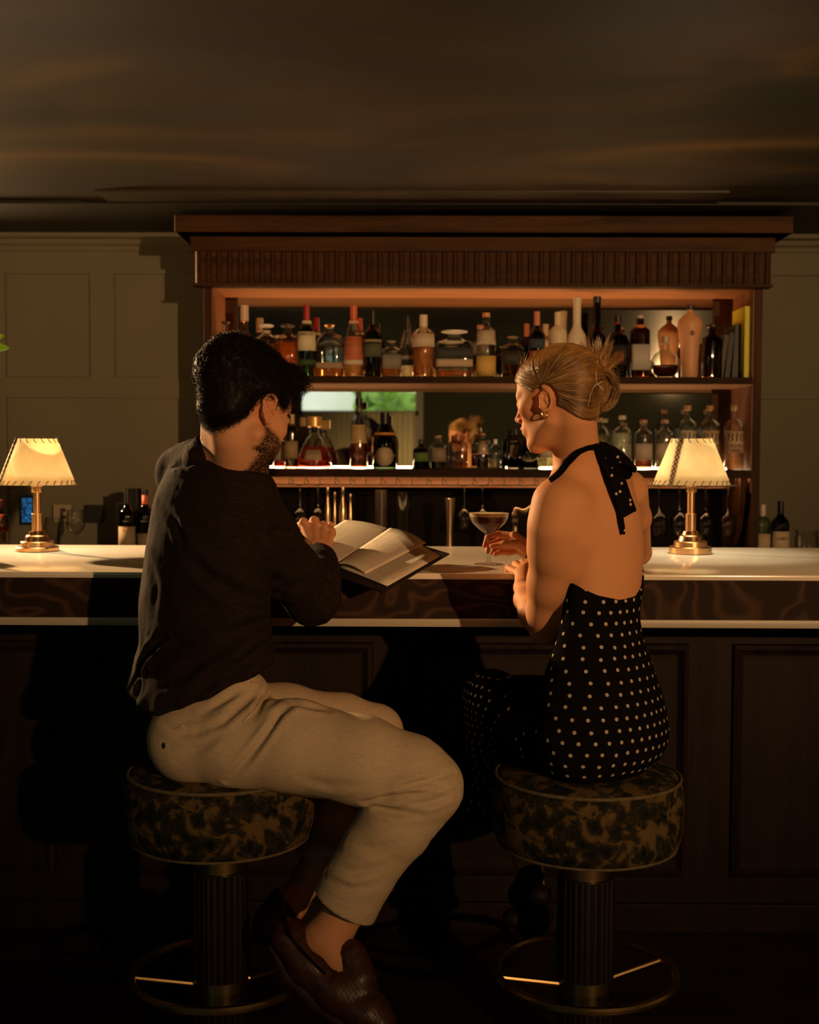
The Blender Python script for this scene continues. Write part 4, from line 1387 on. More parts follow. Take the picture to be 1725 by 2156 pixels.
def man_skin():
    S = Sculpt()
    add_head(S, OM, MM, sM, False)
    S.cone(PX(498, 862, 2.745), PX(480, 985, 2.75), .050, .062, .04)
    S.cone(OM + MM @ (np.array([0, -.060, -.010]) * sM), PX(483, 935, 2.745), .040, .052, .04)
    S.cone(OM + MM @ (np.array([0, -.005, -.065]) * sM), PX(505, 1000, 2.72), .046, .055, .03)
    S.cone(PX(468, 985, 2.75), PX(450, 1120, 2.78), .06, .085, .03)
    S.cone(PX(450, 1120, 2.78), PX(435, 1420, 2.78), .085, .09, .03)
    S.cone(PX(435, 1420, 2.78), PX(440, 1530, 2.76), .09, .08, .03)
    S.cone(PX(460, 1020, 2.76), PX(515, 1065, 2.71), .04, .045, .02)
    S.cone(PX(450, 1015, 2.78), PX(388, 1005, 2.90), .036, .04, .02)
    S.chain([PX(515, 1065, 2.70), PX(655, 1256, 2.92)], [.05, .04], .02)
    S.chain([PX(655, 1256, 2.92), PX(672, 1180, 3.16)], [.040, .028], .02)
    S.chain([PX(388, 1000, 2.90), PX(540, 1190, 3.12), PX(640, 1140, 3.30)], [.05, .038, .026], .02)
    # right hand laid over the left one
    w = (672, 1168, 3.19)
    kn_ = [(640, 1103, 3.25), (662, 1098, 3.27), (682, 1106, 3.28), (698, 1118, 3.28)]
    for q, rr in zip(kn_, (.0125, .0125, .0118, .011)):
        S.cone(PX(*w), PX(*q), .024, rr, .010)
    S.ell(PX(640, 1100, 3.25), (.012, .012, .013), None, .006); S.ell(PX(662, 1096, 3.27), (.012, .012, .012), None, .006)
    fg = [[(640, 1102, 3.25), (628, 1108, 3.31), (634, 1126, 3.33)], [(662, 1098, 3.27), (654, 1104, 3.33), (656, 1124, 3.345)],
          [(682, 1106, 3.28), (680, 1110, 3.34), (676, 1128, 3.35)], [(698, 1118, 3.28), (700, 1122, 3.33), (693, 1137, 3.34)]]
    for f in fg: S.chain([PX(*q) for q in f], [.0112, .0098, .0082], .003)
    S.chain([PX(662, 1158, 3.18), PX(634, 1150, 3.21), PX(630, 1134, 3.25), PX(640, 1122, 3.29)], [.018, .013, .0105, .009], .007)
    # knuckle grooves
    for a, b in (((651, 1106, 3.235), (658, 1130, 3.20)), ((672, 1108, 3.25), (674, 1132, 3.21)), ((690, 1116, 3.255), (688, 1136, 3.22))):
        S.cone(PX(*a), PX(*b), .0028, .001, .012, '-')
    # left hand beneath, forefinger and fingertips showing
    S.chain([PX(642, 1142, 3.31), PX(660, 1128, 3.34)], [.026, .024], .01)
    S.chain([PX(652, 1118, 3.33), PX(632, 1122, 3.31), PX(610, 1129, 3.29)], [.0105, .0098, .0078], .004)
    S.chain([PX(676, 1120, 3.35), PX(690, 1108, 3.34), PX(697, 1104, 3.325)], [.010, .009, .0078], .004)
    S.chain([PX(670, 1130, 3.36), PX(696, 1130, 3.35), PX(700, 1126, 3.33)], [.010, .009, .008], .004)
    S.chain([PX(664, 1136, 3.36), PX(690, 1142, 3.35), PX(697, 1140, 3.33)], [.010, .009, .008], .004)
    # legs and feet
    S.chain([PX(420, 1560, 2.70), PX(890, 1655, 2.64)], [.09, .055], .03)
    S.chain([PX(890, 1655, 2.64), PX(800, 1800, 2.64), PX(712, 1940, 2.64), PX(690, 1975, 2.63)], [.055, .056, .040, .043], .02)
    S.chain([PX(500, 1520, 2.88), PX(785, 1540, 3.05)], [.085, .055], .03)
    S.chain([PX(785, 1545, 3.05), PX(705, 1720, 3.05), PX(650, 1850, 3.03), PX(612, 1905, 3.0)], [.055, .050, .036, .038], .02)
    S.chain([PX(694, 1965, 2.63), PX(646, 1985, 2.63)], [.044, .034], .02)
    S.chain([PX(680, 1985, 2.62), PX(735, 2070, 2.58), PX(790, 2130, 2.56)], [.040, .034, .026], .02)
    S.chain([PX(612, 1905, 3.0), PX(590, 1950, 2.98)], [.038, .03], .02)
    return S


SM_ = man_skin()


def m_attr(V):
    q = (V - OM) @ MM / sM
    jaw = np.clip((-.018 - q[:, 2] - .35 * (q[:, 1] - .03)) / .02, 0, 1) * np.clip((q[:, 1] + .006) / .022, 0, 1) * np.clip((q[:, 2] + .145) / .02, 0, 1) * np.clip((.13 - np.abs(q[:, 0])) / .02, 0, 1)
    jaw *= np.clip((.12 + q[:, 2] * .0), 0, 1) * 8.4
    neckcut = np.clip((q[:, 1] - .012 + (q[:, 2] + .08) * .25) / .018, 0, 1)
    low = q[:, 2] < -.085
    jaw = np.where(low, jaw * neckcut, jaw) * .72
    # fade of the cropped hair over nape and temple
    edge = q[:, 2] - np.interp(q[:, 1], [-.13, -.065, -.048, -.022, .018, .045, .10], [-.085, -.078, -.064, -.008, .022, .026, .056])
    fade = np.clip((edge + .026) / .034, 0, 1) * (q[:, 1] < .05) * np.clip((-.0 - q[:, 1] + .062) / .02, 0, 1)
    fade *= np.clip((np.hypot(q[:, 1] + .004, q[:, 2] + .002) - .030) / .01, 0, 1) + (q[:, 2] > .03)
    br = np.exp(-(((q[:, 2] - .024) / .0045) ** 2)) * (np.abs(q[:, 0]) > .012) * (np.abs(q[:, 0]) < .056) * (q[:, 1] > .055)
    far = np.linalg.norm(V - OM, axis=1) < .2
    st = np.clip(np.maximum(np.maximum(jaw, fade * 1.05), br * 1.1), 0, 1) * far
    d = dist_any(V, [PX(*p) for p in ((640, 1103, 3.25), (662, 1098, 3.27), (682, 1106, 3.28), (697, 1104, 3.325), (634, 1126, 3.3), (700, 1126, 3.33))])
    ear = .5 * np.exp(-((np.linalg.norm(q - np.array([.078, -.004, .0]), axis=1)) / .03) ** 2)
    return {'stubble': st, 'flush': np.clip(np.maximum(.6 * np.exp(-(d / .011) ** 2), ear), 0, 1)}


hm0 = (OM - np.array([.15, .15, .16]), OM + np.array([.15, .15, .16]))
hm1 = (PX(662, 1130, 3.26) - np.array([.085, .12, .06]), PX(662, 1130, 3.26) + np.array([.075, .12, .06]))
mb_ = child(body_mesh('body', SM_, .005, [hm0, hm1], .002, M_skinm, None, m_attr), mn)
bvM = BVHTree.FromPolygons([v.co.copy() for v in mb_.data.vertices], [tuple(p.vertices) for p in mb_.data.polygons])


# shirt
def man_shirt():
    S = Sculpt()
    def T(y, xl, xr, D, yaw=-52, ratio=.66):
        ext = pr((xr - xl) / 2, D); ya = math.radians(yaw)
        a = ext / math.sqrt(math.cos(ya) ** 2 + (ratio * math.sin(ya)) ** 2)
        return (PX((xl + xr) / 2, y, D), a, a * ratio, ya)
    st = [T(985, 352, 545, 2.77), T(1010, 328, 560, 2.77), T(1045, 316, 572, 2.77), T(1090, 309, 580, 2.77), T(1150, 301, 582, 2.77), T(1210, 291, 578, 2.77), T(1260, 284, 572, 2.77), T(1300, 280, 573, 2.77),
          T(1350, 281, 581, 2.77), T(1400, 277, 586, 2.77), T(1440, 252, 592, 2.76), T(1480, 226, 590, 2.76), T(1560, 214, 586, 2.76)]
    S.loft(st, .03)
    S.cone(PX(455, 962, 2.75), PX(515, 1048, 2.70), .062, .070, .03)
    S.cone(PX(440, 965, 2.78), PX(385, 992, 2.90), .050, .058, .02)
    S.cone(PX(385, 955, 2.86), PX(405, 950, 2.83), .024, .026, .015)
    # near sleeve
    S.chain([PX(512, 1062, 2.70), PX(560, 1130, 2.77), PX(610, 1200, 2.85), PX(657, 1258, 2.92)], [.072, .068, .063, .063], .03)
    S.chain([PX(657, 1258, 2.92), PX(668, 1226, 3.01), PX(672, 1200, 3.09), PX(672, 1187, 3.13)], [.062, .055, .046, .041], .02)
    S.chain([PX(385, 1000, 2.90), PX(540, 1190, 3.12), PX(635, 1152, 3.26)], [.062, .054, .042], .02)
    # cuff ring
    S.cone(PX(672, 1190, 3.12), PX(672, 1180, 3.17), .043, .041, .006)
    # hem
    xs = np.array([at(q, 1450, 2.62).x for q in (240, 262, 300, 340, 400, 450, 500, 570, 600)])
    zs = np.array([at(q, y, 2.62).z for q, y in ((240, 1478), (262, 1482), (300, 1500), (340, 1503), (400, 1481), (450, 1455), (500, 1432), (570, 1409), (600, 1400))])
    S.cut(lambda X, Y, Z: np.where(X < at(600, 1400, 2.62).x, np.interp(X, xs, zs) - Z, -1.) + 0 * Y, .006)
    # hollow of neckline
    ca, cb = PX(468, 978, 2.76), PX(490, 951, 2.75); an = (cb - ca) / np.linalg.norm(cb - ca)
    S.cone(ca + an * .012, cb + an * .12, .078, .10, .006, '-')
    # sleeve opening
    S.cone(PX(672, 1184, 3.15), PX(671, 1168, 3.24), .031, .036, .003, '-')
    return S


def shirt_disp(V, N):
    z = V[:, 2]; 
    w = np.clip((at(400, 1010, 2.7).z - z) / .1, 0, 1)
    p = V @ np.array([[9, 0, 4.], [0, 9, 0], [3, 2, 7.]])
    r = 1 - np.abs(2 * fbm(p, 2) - 1)
    dn = .010 * (r - .7) * w * (V[:, 2] < at(640, 1230, 2.9).z + .3)
    fine = .0018 * (fbm(V * np.array([50, 50, 18.]), 2) - .5)
    neck = np.linalg.norm(V - PX(480, 930, 2.72), axis=1) > .12
    return dn * neck + fine


SHF = [([(596, 1292), (520, 1330), (430, 1385), (350, 1440)], .016, .011), ([(600, 1270), (520, 1262), (440, 1215), (400, 1180)], .014, .009), ([(585, 1335), (520, 1390), (450, 1450)], .014, .010),
       ([(570, 1300), (480, 1330), (380, 1350), (320, 1345)], .012, .008), ([(545, 1045), (535, 1090), (545, 1140), (580, 1200)], .013, .007), ([(432, 950), (400, 975), (365, 985)], .012, .005),
       ([(410, 930), (412, 960), (395, 985)], .010, .004), ([(700, 1185), (712, 1225), (695, 1270)], .010, .007), ([(650, 1180), (690, 1215), (716, 1250)], .010, .007), ([(655, 1195), (665, 1240), (700, 1290)], .009, .006),
       ([(620, 1130), (590, 1118), (550, 1130)], .010, .006), ([(345, 1340), (310, 1385), (275, 1450)], .010, .009), ([(330, 1350), (300, 1400), (288, 1470)], .009, .008), ([(480, 1390), (430, 1450), (400, 1480)], .012, .007),
       ([(355, 990), (420, 1005), (500, 1025), (545, 1040)], .003, .0022), ([(335, 1060), (370, 1100), (390, 1160)], .011, .005), ([(310, 1160), (330, 1230), (325, 1300)], .013, .003), ([(560, 1280), (600, 1240), (640, 1225)], .014, .007), ([(520, 1180), (560, 1215), (600, 1225)], .012, .006)]
child(cloth_mesh('shirt', man_shirt(), .0038, M_shirt, None, folded(SHF, shirt_disp)), mn)


# collar: tilted band standing round the neck
S = Sculpt(); ca, cb = PX(468, 978, 2.76), PX(490, 951, 2.75); an = (cb - ca) / np.linalg.norm(cb - ca)
S.cone(ca - an * .012, cb + an * .02, .086, .064, .004)
S.cut(lambda X, Y, Z: (X - cb[0]) * an[0] + (Y - cb[1]) * an[1] + (Z - cb[2]) * an[2], .002)
S.cut(lambda X, Y, Z: -((X - ca[0]) * an[0] + (Y - ca[1]) * an[1] + (Z - ca[2]) * an[2]) - .040, .002)
S.cone(ca - an * .02, cb + an * .04, .078, .0575, .002, '-')
v, f = S.mesh(.0018); child(np_mesh('collar', v, f, M_shirt), mn)
# cuff band, a little proud of the sleeve
mb = MB(); a_ = Vector(PX(672, 1192, 3.11)); b_ = Vector(PX(671, 1176, 3.19)); ax_ = (b_ - a_).normalized()
u1 = ax_.cross(Vector((1, 0, 0))).normalized(); u2 = ax_.cross(u1)
vs_ = []; n = 36
for r_, t in ((.0485, 0), (.0492, .3), (.048, .7), (.0462, 1.0), (.043, 1.0), (.043, .5)):
    for k in range(n):
        th = 2 * math.pi * k / n; vs_.append(a_.lerp(b_, t) + (u1 * math.cos(th) * .92 + u2 * math.sin(th)) * (r_ + .0012 * math.sin(3 * th)))
mb.add(vs_, [(i * n + k, i * n + (k + 1) % n, (i + 1) * n + (k + 1) % n, (i + 1) * n + k) for i in range(5) for k in range(n)])
child(mb.build('cuff', M_shirt, None), mn)


# trousers
def man_trousers():
    S = Sculpt()
    q = .82
    S.ell(PX(452, 1500, 2.77), (pr(128, 2.77), .125, pr(92, 2.77)), None, .03)
    S.cone(PX(410, 1560, 2.70), PX(500, 1475, 2.72), pr(90, 2.7), pr(72, 2.7), .03)
    S.chain([PX(398, 1556, 2.70), PX(500, 1566, 2.67), PX(620, 1570, 2.65), PX(760, 1600, 2.63), PX(860, 1630, 2.63), PX(899, 1656, 2.63)], [pr(v, 2.66) for v in (88, 93, 95, 90, 82, 77)], .02)
    S.chain([PX(897, 1662, 2.63), PX(830, 1740, 2.63), PX(791, 1790, 2.63), PX(762, 1838, 2.63), PX(712, 1930, 2.63)], [pr(v, 2.63) for v in (76, 78, 72, 70, 74)], .012)
    S.chain([PX(470, 1510, 2.86), PX(600, 1516, 2.95), PX(720, 1528, 3.02), PX(788, 1540, 3.05)], [pr(v, 2.95) for v in (80, 74, 66, 60)], .025)
    S.chain([PX(788, 1545, 3.05), PX(740, 1650, 3.05), PX(700, 1740, 3.04), PX(678, 1800, 3.04)], [pr(v, 3.05) for v in (60, 58, 55, 56)], .02)
    # hems
    hp = A(PX(725, 1907, 2.63)); hn = A(PX(725 - 49, 1907 + 87, 2.63)) - hp; hn /= np.linalg.norm(hn)
    hx = at(850, 1800, 2.7).x; hy = 2.86
    S.cut(lambda X, Y, Z: np.where(Y < hy, (X - hp[0]) * hn[0] + (Z - hp[2]) * hn[2], -1.) + 0 * X, .003)
    hz = at(680, 1790, 3.04).z
    S.cut(lambda X, Y, Z: np.where(Y >= hy, hz - Z, -1.) + 0 * X, .003)
    S.cone(PX(740, 1880, 2.63), PX(700, 1950, 2.63), pr(60, 2.63), pr(68, 2.63), .003, '-')
    return S


def tr_disp(V, N):
    r = fbm(V * np.array([10, 10, 10.]), 2) - .5
    kn_d = np.linalg.norm(V - PX(850, 1690, 2.6), axis=1)
    k = .006 * (1 - np.abs(2 * fbm(V * np.array([10, 10, 34.]) + 3, 2) - 1) - .6) * np.exp(-(kn_d / .12) ** 2)
    return .004 * r + k + .0006 * (fbm(V * 90, 2) - .5)


TRF = [([(588, 1502), (565, 1540), (520, 1600), (478, 1645)], .008, .008), ([(620, 1480), (590, 1500), (572, 1525)], .012, .008), ([(550, 1428), (520, 1475), (470, 1520), (420, 1545)], .010, .006), ([(530, 1440), (480, 1470), (430, 1500)], .009, .005), ([(575, 1450), (550, 1480), (535, 1510)], .008, .006),
       ([(768, 1688), (810, 1682), (860, 1672), (905, 1672)], .008, .009), ([(780, 1692), (830, 1710), (880, 1712)], .009, .006), ([(800, 1680), (860, 1652), (910, 1640), (955, 1625)], .007, .006), ([(840, 1660), (890, 1650), (935, 1652)], .006, .004), ([(850, 1690), (905, 1690), (945, 1675)], .008, .006),
       ([(700, 1822), (750, 1838), (800, 1826)], .010, .005), ([(685, 1850), (740, 1872), (790, 1862)], .009, .004), ([(735, 1775), (790, 1790), (840, 1770)], .010, .004), ([(340, 1520), (380, 1545), (430, 1540)], .008, .004), ([(372, 1600), (430, 1570), (470, 1540)], .010, .004),
       ([(470, 1500), (530, 1522), (620, 1545), (700, 1560), (790, 1590), (880, 1640)], .0022, .0016), ([(668, 1868), (725, 1898), (795, 1925)], .0022, .0014), ([(690, 1496), (640, 1486), (610, 1478)], .010, .006), ([(640, 1640), (700, 1655), (760, 1650)], .012, .003)]
child(cloth_mesh('trousers', man_trousers(), .004, M_trouser, None, folded(TRF, tr_disp)), mn)
# back-pocket button, belt loops, pocket opening
bvT = BVHTree.FromPolygons([v.co.copy() for v in bpy.data.objects['trousers'].data.vertices], [tuple(p.vertices) for p in bpy.data.objects['trousers'].data.polygons])
c = hit(bvT, 345, 1570, .002); mb = MB(); mb.lathe([(.0, -.001), (.006, -.001), (.0066, .001), (.005, .0022), (.002, .0016), (0, .0016)], (0, 0, 0), 16)
o = mb.build('pocket_button', mat('horn', (.03, .02, .012), .3)); o.matrix_world = Matrix.Translation(c) @ (Vector((-.8, -.6, .1)).to_track_quat('Z', 'Y').to_matrix().to_4x4()); child(o, mn)
mb = MB(); mb.tube([hit(bvT, 366 + t * 36, 1534 - t * 12 + 3 * math.sin(t * 9), .0015) for t in np.linspace(0, 1, 8)], .0016, 6); child(mb.build('pocket_seam', M_trouser), mn)
mb = MB(); mb.tube([hit(bvT, x, y, .001) for x, y in ((528, 1436), (545, 1438), (554, 1448), (556, 1462), (550, 1478), (540, 1492), (524, 1508), (512, 1521))], [.004, .005, .005, .005, .005, .004, .003, .002], 8, flat=.6)
child(mb.build('pocket_opening', M_trouser), mn)


# loafers
def loafer(name, pts, rad, up):
    root = None
    S = Sculpt(); S.chain([PX(*p) for p in pts], [r for r in rad], .02, sq=up, sqf=.85)
    return S


S = Sculpt()
S.chain([PX(612, 1975, 2.62), PX(650, 2030, 2.60), PX(710, 2085, 2.58), PX(775, 2135, 2.56), PX(800, 2158, 2.55)], [.044, .043, .046, .045, .036], .02)
S.chain([PX(740, 2010, 2.60), PX(755, 2060, 2.58)], [.033, .040], .02)
S.cone(PX(690, 1950, 2.63), PX(672, 1990, 2.62), .044, .045, .004, '-')
S.cone(PX(676, 1985, 2.62), PX(712, 2020, 2.60), .044, .026, .004, '-')
v, f = S.mesh(.0035); N = vnormals(v, f)
v = v + N * (.0006 * np.sin(v[:, [0]] * 620) * np.sin(v[:, [2]] * 420))
lo_ = child(np_mesh('loafer', v, f, M_loafer, None), mn)
S = Sculpt(); S.chain([PX(578, 1992, 2.62), PX(610, 2052, 2.60), PX(668, 2105, 2.58), PX(740, 2158, 2.56), PX(785, 2185, 2.55)], [.016, .018, .022, .024, .018], .01)
v, f = S.mesh(.004); child(np_mesh('loafer_sole', v, f, mat('sole_leather', (.045, .02, .012), .5), None), mn)
mb = MB(); mb.tube([PX(x, y, d) for x, y, d in ((606, 1930, 2.60), (616, 1965, 2.555), (645, 2000, 2.54), (675, 2032, 2.53), (697, 2052, 2.53))], [.005] * 5, 8, flat=.5); child(mb.build('loafer_piping', M_loafer), mn)
S = Sculpt(); S.chain([PX(600, 1905, 3.0), PX(575, 1945, 2.96), PX(566, 1955, 2.92)], [.046, .046, .040], .02); S.cone(PX(640, 1850, 3.03), PX(608, 1900, 3.0), .04, .04, .004, '-')
v, f = S.mesh(.005); child(np_mesh('loafer', v, f, M_loafer, None), mn)

# hair: thick, wavy on top, cropped at the nape
SHm = Sculpt()
def LM(x, y, z): return OM + MM @ (np.array([x, y, z]) * sM)
SHm.ell(LM(0, -.028, .050), np.array([.088, .106, .088]) * sM, MM, .02)
SHm.ell(LM(0, .055, .100), np.array([.070, .050, .036]) * sM, MM, .02)
SHm.ell(LM(0, .078, .088), np.array([.058, .026, .026]) * sM, MM, .02)
SHm.ell(LM(0, -.095, .065), np.array([.060, .042, .060]) * sM, MM, .02)
def mhair_cut(X, Y, Z):
    qx = ((X - OM[0]) * MM[0, 0] + (Y - OM[1]) * MM[1, 0] + (Z - OM[2]) * MM[2, 0]) / sM
    qy = ((X - OM[0]) * MM[0, 1] + (Y - OM[1]) * MM[1, 1] + (Z - OM[2]) * MM[2, 1]) / sM
    qz = ((X - OM[0]) * MM[0, 2] + (Y - OM[1]) * MM[1, 2] + (Z - OM[2]) * MM[2, 2]) / sM
    low = np.interp(qy, [-.13, -.065, -.048, -.022, .018, .045, .10], [-.085, -.078, -.064, -.008, .026, .030, .056])
    e = (np.sqrt((qx / .077) ** 2 + ((qy + .018) / .097) ** 2 + ((qz - .035) / .088) ** 2) - 1) * .085
    e = np.where(qy < -.02, e * .75, e)
    ear = np.where(np.abs(qx) > .055, .026 - np.sqrt((qy + .004) ** 2 + (qz + .001) ** 2), -1.0)
    return np.maximum((low + 1.7 * np.clip(e, 0, .03) - qz) * .55, ear)
SHm.ell(LM(0, -.066, -.022), np.array([.058, .032, .060]) * sM, MM, .03)
SHm.cut(mhair_cut, .012)
v, f = SHm.mesh(.003); N = vnormals(v, f)
qz = (v - OM) @ MM[:, 2] / sM
lump = fbm(v * 42, 2) - .5
v = v + N * (lump * .016 * np.clip((qz + .02) / .05, .15, 1))[:, None]
child(np_mesh('hair', v, f, M_dark, None), mn)
rg = np.random.default_rng(11)
idx = rg.integers(0, len(v), 9500); paths = []
for i in idx:
    p = v[i]; n_ = N[i]
    top = np.clip((qz[i] + .02) / .06, .12, 1)
    t1 = np.cross(n_, rg.normal(size=3)); t1 /= np.linalg.norm(t1); t2 = np.cross(n_, t1)
    R = rg.uniform(.005, .010) * top + .0008; a = np.linspace(0, rg.uniform(2.0, 4.6), 9)
    path = p + n_ * (.001 + (a * .0022 * top)[:, None] * 1.0) + (t1 * (np.cos(a) - 1)[:, None] + t2 * np.sin(a)[:, None]) * R
    path += MM[:, 1] * (np.linspace(0, .010, 9)[:, None] * top) - MM[:, 2] * (np.linspace(0, .007, 9)[:, None] * (1 - top))
    paths.append(path)
child(strands('hair_curls', paths, .00055, M_dark, None, .3), mn)
# beard: short hairs standing off the jaw
me = mb_.data; n_v = len(me.vertices); co = np.zeros(n_v * 3); me.vertices.foreach_get('co', co); co = co.reshape(-1, 3)
no = np.zeros(n_v * 3); me.vertices.foreach_get('normal', no); no = no.reshape(-1, 3)
stv = np.zeros(n_v, np.float32); me.attributes['stubble'].data.foreach_get('value', stv)
qq = (co - OM) @ MM / sM
w = stv * (qq[:, 2] < -.02) * (qq[:, 1] > .0)
ii = np.nonzero(w > .25)[0]; ii = rg.choice(ii, min(3800, len(ii)), replace=False); paths = []
for i in ii:
    if rg.random() > w[i]: continue
    d = no[i] * .6 - MM[:, 2] * .7 + rg.normal(size=3) * .35; d /= np.linalg.norm(d)
    L = rg.uniform(.0025, .006) * (1 if qq[i, 2] > -.07 else 1.7)
    t = np.linspace(0, 1, 4)[:, None]; paths.append(co[i] + rg.normal(size=3) * .0008 + d * L * t)
child(strands('beard', paths, .00022, M_dark, None, .5), mn)
wf = stv * ((qq[:, 1] < .0) | (qq[:, 2] > .0)); ii = np.nonzero(wf > .12)[0]; ii = rg.choice(ii, min(16000, len(ii)), replace=False); paths = []
for i in ii:
    if rg.random() > wf[i] ** .7 * 1.2: continue
    d = no[i] * .35 - MM[:, 2] * .8 + rg.normal(size=3) * .25; d /= np.linalg.norm(d); t = np.linspace(0, 1, 3)[:, None]
    paths.append(co[i] + rg.normal(size=3) * .0008 + d * (.0015 + .007 * wf[i] ** 2) * t)
child(strands('cropped_nape_hair', paths, .00022, M_dark, None, .5), mn)
# ring
rb_ = MB(); c = Vector(PX(610, 1128, 3.29)); rb_.tube([c + Vector((math.cos(t) * .003, math.sin(t) * .0095, math.cos(t) * .0088)) for t in np.linspace(0, 6.2832, 21)[:-1]], .0014, 6, closed=True)
child(rb_.build('finger_ring', M_gold), mn)


# ================================================================== bar stools
M_tap = mat('verdure_tapestry', (.2, .15, .08), .9, spec=.2)
_v = coords(M_tap, (1, 1, 1))
_w = nn(M_tap, 'ShaderNodeTexNoise'); _w.inputs['Scale'].default_value = 9; _w.inputs['Detail'].default_value = 3; lk(M_tap, _v, _w.inputs['Vector'])
_ad = nn(M_tap, 'ShaderNodeMix', data_type='VECTOR'); _ad.inputs['Factor'].default_value = .16; lk(M_tap, _v, _ad.inputs['A']); lk(M_tap, _w.outputs['Color'], _ad.inputs['B'])
_n1 = nn(M_tap, 'ShaderNodeTexVoronoi'); _n1.feature = 'SMOOTH_F1'; _n1.inputs['Scale'].default_value = 30; _n1.inputs['Smoothness'].default_value = .3; lk(M_tap, _ad.outputs['Result'], _n1.inputs['Vector'])
_n2 = nn(M_tap, 'ShaderNodeTexNoise'); _n2.inputs['Scale'].default_value = 15; _n2.inputs['Detail'].default_value = 8; _n2.inputs['Roughness'].default_value = .68; _n2.inputs['Distortion'].default_value = 1.6; lk(M_tap, _v, _n2.inputs['Vector'])
_n3 = nn(M_tap, 'ShaderNodeTexNoise'); _n3.inputs['Scale'].default_value = 4.5; _n3.inputs['Detail'].default_value = 2; lk(M_tap, _v, _n3.inputs['Vector'])
_m1 = nn(M_tap, 'ShaderNodeMath', operation='MULTIPLY_ADD'); lk(M_tap, _n1.outputs['Distance'], _m1.inputs[0]); _m1.inputs[1].default_value = .45; lk(M_tap, _n2.outputs['Fac'], _m1.inputs[2])
_m2 = nn(M_tap, 'ShaderNodeMath', operation='MULTIPLY_ADD'); lk(M_tap, _n3.outputs['Fac'], _m2.inputs[0]); _m2.inputs[1].default_value = .55; lk(M_tap, _m1.outputs[0], _m2.inputs[2])
_sb = nn(M_tap, 'ShaderNodeMath', operation='SUBTRACT'); lk(M_tap, _m2.outputs[0], _sb.inputs[0]); _sb.inputs[1].default_value = .44
_c = ramp(M_tap, _sb.outputs[0], [(.36, (.003, .004, .003)), (.44, (.015, .016, .008)), (.48, (.004, .005, .0035)), (.53, (.036, .029, .012)), (.57, (.009, .010, .006)), (.62, (.078, .050, .019)), (.70, (.12, .078, .030))])
lk(M_tap, _c, bsdf(M_tap).inputs['Base Color'])
_wv = nn(M_tap, 'ShaderNodeTexWave'); _wv.inputs['Scale'].default_value = 150; _wv.bands_direction = 'DIAGONAL'; lk(M_tap, _v, _wv.inputs['Vector'])
bump(M_tap, _wv.outputs['Fac'], .35, .001)
M_pipe = noisy('piping_cord', (.10, .075, .035), (.16, .12, .06), 60, .8)
M_column = mat('column_stain', (.009, .005, .004), .45)


def stool(cx, D, yf_top, yf_bot, label):
    R = .206
    c = at(cx, 1640, D)
    zt = at(cx, yf_top, D - R).z; zb = at(cx, yf_bot, D - R + .01).z
    t = empty('bar_stool', (c.x, D, 0), label, 'bar stool', 'upholstered bar stools')
    mb = MB(); h = zt - zb
    mb.lathe([(0, zb), (R - .012, zb), (R - .003, zb + .006), (R + .006, zb + .03), (R + .010, zb + h * .5), (R + .006, zt - .02), (R, zt - .002), (R - .008, zt + .004), (R - .04, zt + .012), (R - .10, zt + .018), (0, zt + .020)], n=72)
    mb.build('cushion', M_tap, t, sharp=60)
    for z, r in ((zt, R + .001), (zb + .004, R - .006)):
        mb = MB(); mb.tube([(r * math.cos(a), r * math.sin(a), z) for a in np.linspace(0, 2 * math.pi, 73)[:-1]], .0042, 8, closed=True); mb.build('piping', M_pipe, t)
    mb = MB(); mb.lathe([(0, zb - .074), (.056, zb - .074), (.056, zb - .001), (0, zb - .001)], n=40); mb.build('top_collar', M_brassdark, t)
    zr = at(cx, 2131, D - .205).z
    zc_ = at(cx, 2098, D - .064).z
    mb = MB(); n = 160; prof = []
    vs_ = []
    for z in (zc_ + .024, zb - .075):
        for k in range(n):
            a = 2 * math.pi * k / n; r = .066 - .0035 * abs(math.sin(a * 15)) ** .6
            vs_.append((r * math.cos(a), r * math.sin(a), z))
    mb.add(vs_, [(k, (k + 1) % n, n + (k + 1) % n, n + k) for k in range(n)] + [tuple(range(n)), tuple(range(n, 2 * n))])
    mb.build('fluted_column', M_column, t, smooth=False)
    mb = MB(); mb.lathe([(0, zc_ - .024), (.063, zc_ - .024), (.063, zc_ + .024), (0, zc_ + .024)], n=40); mb.build('lower_collar', M_brassdark, t)
    mb = MB(); vs_ = []
    for z in (.03, zc_ - .025):
        for k in range(n):
            a = 2 * math.pi * k / n; r = .066 - .0035 * abs(math.sin(a * 15)) ** .6; vs_.append((r * math.cos(a), r * math.sin(a), z))
    mb.add(vs_, [(k, (k + 1) % n, n + (k + 1) % n, n + k) for k in range(n)] + [tuple(range(n)), tuple(range(n, 2 * n))])
    mb.build('fluted_column', M_column, t, smooth=False)
    mb = MB(); mb.tube([(.203 * math.cos(a), .203 * math.sin(a), zr) for a in np.linspace(0, 2 * math.pi, 65)[:-1]], .0105, 10, closed=True); mb.build('foot_ring', M_brassdark, t)
    for a in (math.radians(190), math.radians(20), math.radians(105)):
        mb = MB(); mb.tube([(.198 * math.cos(a), .198 * math.sin(a), zr), (.058 * math.cos(a), .058 * math.sin(a), zc_ + .005)], .0065, 8); mb.build('spoke', M_brassdark, t)
    mb = MB(); mb.lathe([(0, 0), (.21, 0), (.21, .012), (.19, .024), (.08, .032), (0, .032)], n=56); mb.build('base', M_brassdark, t)
    return t


stool(1237, 2.76, 1684, 1834, 'round tapestry bar stool with fluted dark column, under the woman in the dotted dress')
stool(464, 2.79, 1674, 1820, 'round tapestry bar stool with fluted dark column, under the man in sand trousers')

